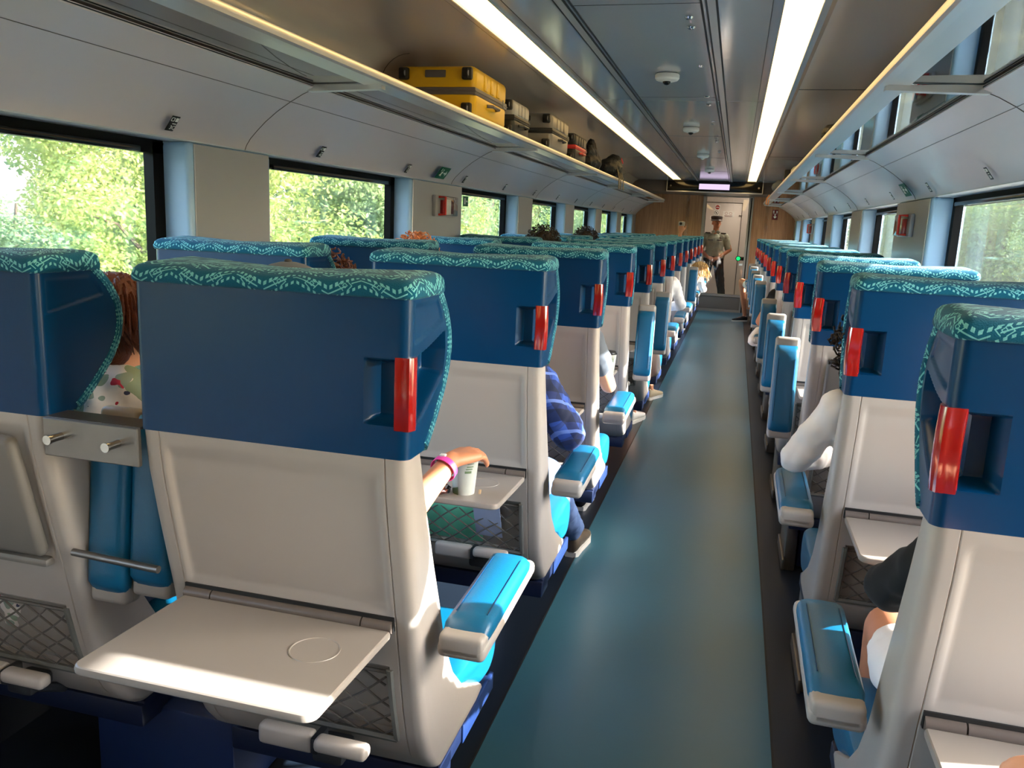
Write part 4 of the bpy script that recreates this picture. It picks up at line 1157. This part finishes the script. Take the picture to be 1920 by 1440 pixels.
# ---------------------------------------------------------------- small things on trays and in pockets
def cup(x, y, z, label, lid=True, s=1.0):
    t = thing('coffee_cup', label, 'cup', (x,y,z))
    bm = BM(); lathe(bm,[(.001,.002),(.029*s,.002),(.030*s,0),(.031*s,.004),(.041*s,.112*s),(.0425*s,.114*s),(.0415*s,.117*s),(.038*s,.113*s)],seg=32); c = obj('cup_body', bm, 'cup_paper', t)
    bm = BM(); lathe(bm,[(.001,.128*s),(.034*s,.128*s),(.0365*s,.126*s),(.039*s,.118*s),(.0435*s,.117*s),(.0435*s,.112*s),(.0415*s,.1115*s)],seg=32); obj('lid', bm, 'cup_lid', t)
    bm = BM()
    def arcpatch(a0,a1,z0,z1,w=.0006,fn=None):
        n = 10; rr = lambda zz: (.031+(.041-.031)*(zz-.004)/.108)*s+w
        rings = []
        for i in range(n+1):
            a = R(a0+(a1-a0)*i/n); zt_ = z1 if fn is None else z0+(z1-z0)*fn(i/n)
            rings.append([Vector((rr(zz)*math.cos(a),rr(zz)*math.sin(a),zz*s)) for zz in (z0,zt_)])
        ring_faces(bm, rings, close=False, cap=False)
    arcpatch(-175,-100,.005,.030,fn=lambda q: .35+.65*q); obj('green_print', bm, 'cup_green', c, sharp=None); bm = BM(); arcpatch(-70,-40,.072,.079)
    obj('green_print', bm, 'cup_green', c, sharp=None)
    for q_ in ((-66,-36,.083,.086),(-62,-32,.090,.093),(-60,-30,.099,.101)):
        bm = BM(); arcpatch(*q_); obj('print_mark', bm, 'cup_green', c, sharp=None)
    bm = BM(); arcpatch(-101,-99.5,.005,.11); arcpatch(-160,-135,.066,.074); obj('seam_print', bm, 'pillar_satin', c, sharp=None)
    return t
TZ = .722
cup(-.695,2.165,TZ,'paper coffee cup under the hand with the pink wristband')
cup(-.665,3.20,TZ-.002,'paper coffee cup on tray before the person in plaid shirt')
cup(-.60,4.32,TZ-.002,'paper coffee cup partly hidden on the fourth left aisle tray')
t = thing('snack_wrapper','crumpled clear wrapper with brown snack beside the nearest coffee cup','snack wrapper',(-.765,2.125,TZ+.001))
bm = BM(); ellip(bm,(0,0,.016),(.034,.022,.015)); 
for v in bm.verts: v.co += Vector((rnd.uniform(-.004,.004),rnd.uniform(-.004,.004),rnd.uniform(-.001,.004)))
obj('snack', bm, 'wrapper_brown', t, sharp=20)
bm = BM(); ellip(bm,(.0,0,.02),(.044,.03,.019),None,12,8)
for v in bm.verts: v.co += Vector((rnd.uniform(-.006,.006),rnd.uniform(-.006,.006),rnd.uniform(-.001,.005)))
obj('clear_film', bm, 'clear_plastic', t, sharp=10)
bm = BM(); box(bm,(0,0,.003),(.008,.085,.002),rot=Matrix.Rotation(R(14),3,'Z'),bev=.0008); o = obj('stir_stick', bm, 'stick_wood', loc=(-.648,2.168,TZ)); tag(o,'wooden stir stick lying behind the cup under the hand','stir stick')
t = thing('green_folder','mint green folder tucked in the net pocket of the second left aisle seat','folder',(-.87,2.345,.36))
bm = BM(); box(bm,(0,.120,.17),(.28,.006,.30),rot=Matrix.Rotation(R(27),3,'X'),bev=.002); obj('cover', bm, 'folder_green', t)
t = thing('folded_leaflet','pale blue leaflet behind the net beside the mint green folder','leaflet',(-.70,2.345,.40))
bm = BM(); box(bm,(0,.098,.15),(.09,.003,.16),rot=Matrix.Rotation(R(24),3,'X')); obj('sheet', bm, 'paper_blue', t)

# ---------------------------------------------------------------- luggage
RZ = 1.990
def suitcase(name, label, loc, s, shell, trim, rib=True, rotz=0, upper=None):
    w, d, h = s; t = thing(name, label, 'suitcase', loc, rotz)
    bm = BM(); box(bm,(0,0,h*.29),(w,d,h*.50),bev=.03,seg=4); obj('lower_shell', bm, shell, t)
    bm = BM(); box(bm,(0,0,h*.76),(w,d,h*.46),bev=.03,seg=4); 
    obj('upper_shell', bm, upper or shell, t)
    bm = BM(); box(bm,(0,0,h*.53),(w+.006,d+.006,h*.14),bev=.006); box(bm,(0,0,h*.53),(w+.012,d+.012,h*.025),bev=.003); obj('zip_band', bm, trim, t)
    if rib:
        for k in range(3):
            bm = BM(); box(bm,(w/2,-d*.2+d*.2*k,h*.76),(.008,d*.1,h*.28),bev=.003); obj('rib', bm, upper or shell, t)
    for sx in (-1,1):
        for zz in (h*.2,h*.84):
            bm = BM(); cyl(bm,(sx*w*.40-.012,-d/2-.022,zz),(sx*w*.40+.012,-d/2-.022,zz),.024,seg=18); wh = obj('wheel', bm, 'rubber', t)
            bm = BM(); cyl(bm,(sx*w*.40-.013,-d/2-.022,zz),(sx*w*.40+.013,-d/2-.022,zz),.013,seg=12); obj('hub', bm, 'pillar_satin', wh)
            bm = BM(); box(bm,(sx*w*.40,-d/2-.004,zz),(.055,.03,.06),bev=.01); obj('wheel_housing', bm, 'case_dark', t)
    bm = BM(); box(bm,(0,-d/2-.004,h*.84),(w*.26,.012,.035),bev=.004); obj('bottom_grip', bm, trim, t)
    bm = BM(); tube(bm,[(w/2,-.08,h*.36),(w/2+.025,-.06,h*.36),(w/2+.025,.06,h*.36),(w/2,.08,h*.36)],.009,8); obj('carry_handle', bm, trim, t)
    bm = BM(); tube(bm,[(w/2+.008,d*.30,h*.52),(w/2+.02,d*.28,h*.45),(w/2+.02,d*.26,h*.60)],.003,6); obj('zip_pull', bm, 'steel', t)
    return t
suitcase('suitcase','large yellow hard suitcase lying on the left luggage rack',(-1.53,4.37,RZ),(.42,.58,.262),'case_yellow','case_trim')
suitcase('suitcase','black and white suitcase on the rack behind the yellow suitcase',(-1.53,5.10,RZ),(.38,.38,.225),'case_dark','case_dark',upper='case_white')
suitcase('suitcase','grey hard suitcase on the rack, third in the luggage row',(-1.50,6.02,RZ),(.42,.58,.255),'case_grey','case_dark')
suitcase('suitcase','dark suitcase with red bands on the left rack before black bag',(-1.52,7.00,RZ),(.40,.50,.235),'case_dark','case_red')
def bag(name, label, cat, loc, parts, m):
    t = thing(name, label, cat, loc); bm = BM()
    for c, r in parts: ellip(bm, c, r, None, 14, 10)
    bmesh.ops.recalc_face_normals(bm, faces=bm.faces[:])
    me = bpy.data.meshes.new('bag_body'); bm.to_mesh(me); bm.free(); me.materials.append(MATS[m]); me.shade_smooth()
    o = bpy.data.objects.new('bag_body', me); COL.objects.link(o); o.parent = t
    q = o.modifiers.new('r','REMESH'); q.mode = 'VOXEL'; q.voxel_size = .012
    tx = bpy.data.textures.new('folds','CLOUDS'); tx.noise_scale = .07
    dd = o.modifiers.new('d','DISPLACE'); dd.texture = tx; dd.strength = .035; dd.texture_coords = 'LOCAL'
    return t
t = bag('tote_bag','black slouching tote bag on the left rack beside the suitcases','bag',(-1.42,8.0,RZ),[((0,0,.09),(.11,.28,.09)),((.02,-.06,.17),(.06,.17,.11)),((.02,-.08,.25),(.03,.08,.06))],'bag_black')
t = bag('backpack','black backpack with khaki straps hanging over the left rack rail','backpack',(-1.40,9.15,RZ),[((0,0,.11),(.13,.34,.12)),((.02,.14,.19),(.09,.17,.09)),((.04,-.1,.14),(.08,.12,.07))],'bag_black')
bm = BM()
for k,(ya,yb) in enumerate(((-.16,-.20),(-.02,-.06),(.1,.16))):
    pts = [(.05,ya,.17),(.11,ya,.10),(.135,(ya+yb)/2,.01),(.14,yb,-.10)]
    rings = [[Vector(p)+Vector((0,q,0))+Vector((w,0,0)) for q,w in ((-.032,0),(.032,0),(.032,.005),(-.032,.005))] for p in pts]; ring_faces(bm, rings)
obj('strap', bm, 'bag_khaki', t)
bm = BM(); tube(bm,[(.05,.18,.20),(.09,.20,.24),(.10,.26,.20)],.012,8); obj('red_loop', bm, 'bag_red', t)
t = bag('duffel_bag','dark brown bag on the right rack, nearest the camera','bag',(.62,5.35,RZ),[((0,0,.09),(.16,.30,.095)),((-.08,-.02,.10),(.12,.15,.06)),((.02,.12,.13),(.10,.12,.07))],'bag_black')
t = bag('red_bag','bright red bag on the right rack near the end wall','bag',(.54,9.6,RZ),[((0,0,.07),(.11,.26,.075)),((-.02,.1,.11),(.08,.12,.06))],'bag_red')
bm = BM(); box(bm,(-.05,-.22,.09),(.14,.06,.17),bev=.02); obj('black_pocket', bm, 'bag_black', t)
t = bag('grey_bag','grey bag on the right rack beyond the red bag','bag',(.50,11.4,RZ),[((0,0,.09),(.12,.22,.09)),((-.04,.0,.10),(.08,.15,.06))],'cloth_grey')
t = bag('white_bag','pale cloth bag on the right rack before the red bag','bag',(.56,8.4,RZ),[((0,0,.08),(.12,.25,.085)),((.03,.0,.13),(.08,.12,.05))],'case_white')
bm = BM(); tube(bm,[(0,0,0),(-.03,.02,-.05),(-.035,.05,-.12),(-.01,.06,-.14),(.0,.03,-.06)],.009,8); o = obj('orange_strap', bm, 'bag_orange', loc=(.385,12.2,2.02)); tag(o,'orange strap hanging from the right rack near the end wall','strap')
# white coat / bag on a right armrest
t = thing('jacket','cream garment draped over the armrest of the sixth right seat','jacket',(.25,6.72,.0))
organic('cloth','cloth_white',t,[(V(-.06,-.02,.66),.035,V(-.02,.05,.735),.035),(V(-.05,-.03,.64),.02,V(.05,-.02,.62),.03),(V(-.02,.05,.735),.03,V(.05,.05,.73),.03)],(),.01,4)

# ---------------------------------------------------------------- outside
bm = BM(); box(bm,(0,40,-1.35),(160,240,.3)); struct('ground', bm, 'grass')
bm = BM(); box(bm,(-.45,40,-1.18),(4.5,240,.06)); struct('ground_ballast', bm, 'ballast')
def tree_mesh(seed, h, r, leaves, lm, ls=.045):
    q = random.Random(seed); bt = BM(); pts = []
    for i in range(7): pts.append((q.uniform(-.06,.06)*i*.4, q.uniform(-.06,.06)*i*.4, h*.82*i/6))
    tube(bt, pts, [.10,.09,.08,.07,.05,.035,.02], 8)
    blobs = []
    for i in range(16):
        a = q.uniform(0,2*PI); z = h*q.uniform(.12,.88); rr = r*q.uniform(.15,.75)*(1-.45*abs(z/h-.5)*2)
        c = Vector((rr*math.cos(a),rr*math.sin(a),z)); blobs.append((c, r*q.uniform(.34,.58)))
        tube(bt, [(0,0,max(.1,z-.5)),tuple(c*.5+Vector((0,0,z*.5-.1))),tuple(c)], [.035,.02,.008], 5)
    bm = BM()
    for i in range(leaves):
        c, rr = q.choice(blobs); d = Vector((q.gauss(0,1),q.gauss(0,1),q.gauss(0,1))).normalized(); p = c+d*rr*(q.random()**.4)
        if p.z < .02: p.z = q.uniform(.02,.3)
        n = (d*.6+Vector((q.uniform(-1,1),q.uniform(-1,1),q.uniform(-.2,1)))).normalized(); a, b = frame_of(n); th = q.uniform(0,6.28)
        a2 = a*math.cos(th)+b*math.sin(th); b2 = n.cross(a2); s = ls*q.uniform(.6,1.4)
        vs = [bm.verts.new(p+a2*s),bm.verts.new(p+b2*s*.45),bm.verts.new(p-a2*s*.9),bm.verts.new(p-b2*s*.45)]
        bm.faces.new(vs)
    return mesh(bt,'trunk','trunk'), mesh(bm,'foliage',lm,None,flip=False)
TM = [tree_mesh(1,4.6,1.7,26000,'leaf_green'),tree_mesh(2,5.2,1.9,26000,'leaf_yellow'),tree_mesh(3,3.4,1.6,24000,'leaf_green'),tree_mesh(4,2.8,1.5,22000,'leaf_yellow')]
kinds = ['tall green leafy tree','tall yellow green tree','green bush','yellow green bush']
def tree(k, x, y, s, label, grp):
    t = thing('roadside_tree' if k < 2 else 'roadside_bush', label, 'tree' if k < 2 else 'bush', (x,y,-1.2), rnd.uniform(0,6.28), grp)
    if x < 0 and .70 < y/abs(x) < 1.12: s *= .66
    t.scale = (s,s,s*rnd.uniform(.95,1.08))
    link('foliage', TM[k][1], t); link('trunk', TM[k][0], t)
y = 1.5; i = 0
while y < 64:
    k = i % 4; sz = (1.0 + .012*y)
    tree([1,2,0,3][k], -8.2+rnd.uniform(-.6,.6), y, (.80 if i < 2 else 1.0)*sz*rnd.uniform(.9,1.05), kinds[[1,2,0,3][k]]+' beside the track, seen through the left windows', 'trees beyond the left windows')
    tree([0,1][i%2], -11.5+rnd.uniform(-.8,.8), y+1.4, (.95 if i < 1 else 1.25)*sz, kinds[[0,1][i%2]]+' behind the first line of trees on the left', 'trees beyond the left windows')
    y += 2.9*sz; i += 1
y = 5; i = 0
while y < 62:
    sz = (1.0 + .010*y)
    tree([2,0,3][i%3], 9.4+rnd.uniform(-.6,.6), y, [1.15,.9,1.35][i%3]*sz, kinds[[2,0,3][i%3]]+' seen through the right windows', 'trees beyond the right windows')
    y += 2.7*sz; i += 1

# ---------------------------------------------------------------- light
w = bpy.data.worlds.new('world'); scene.world = w; w.use_nodes = True; nt = w.node_tree
sky = nt.nodes.new('ShaderNodeTexSky'); sky.sky_type = 'NISHITA'; sky.sun_disc = False; sky.sun_elevation = R(28); sky.sun_rotation = R(80); sky.dust_density = 2.0
bg = nt.nodes['Background']; nt.links.new(sky.outputs[0], bg.inputs[0]); bg.inputs[1].default_value = 1.6
sd = Vector((1,.13,.45)).normalized()
sl = bpy.data.lights.new('sun','SUN'); sl.energy = 20; sl.angle = R(.6); sl.color = (1,.95,.89)
so = bpy.data.objects.new('sun', sl); COL.objects.link(so); so.rotation_euler = sd.to_track_quat('Z','Y').to_euler(); so.location = (20,5,12)

scene.view_settings.view_transform = 'Standard'; scene.view_settings.look = 'None'; scene.view_settings.gamma = 1
scene.view_settings.exposure = 1.2; scene.view_settings.use_curve_mapping = False
scene.cycles.max_bounces = 8; scene.cycles.transparent_max_bounces = 12; scene.cycles.sample_clamp_indirect = 6
scene.cycles.use_denoising = True
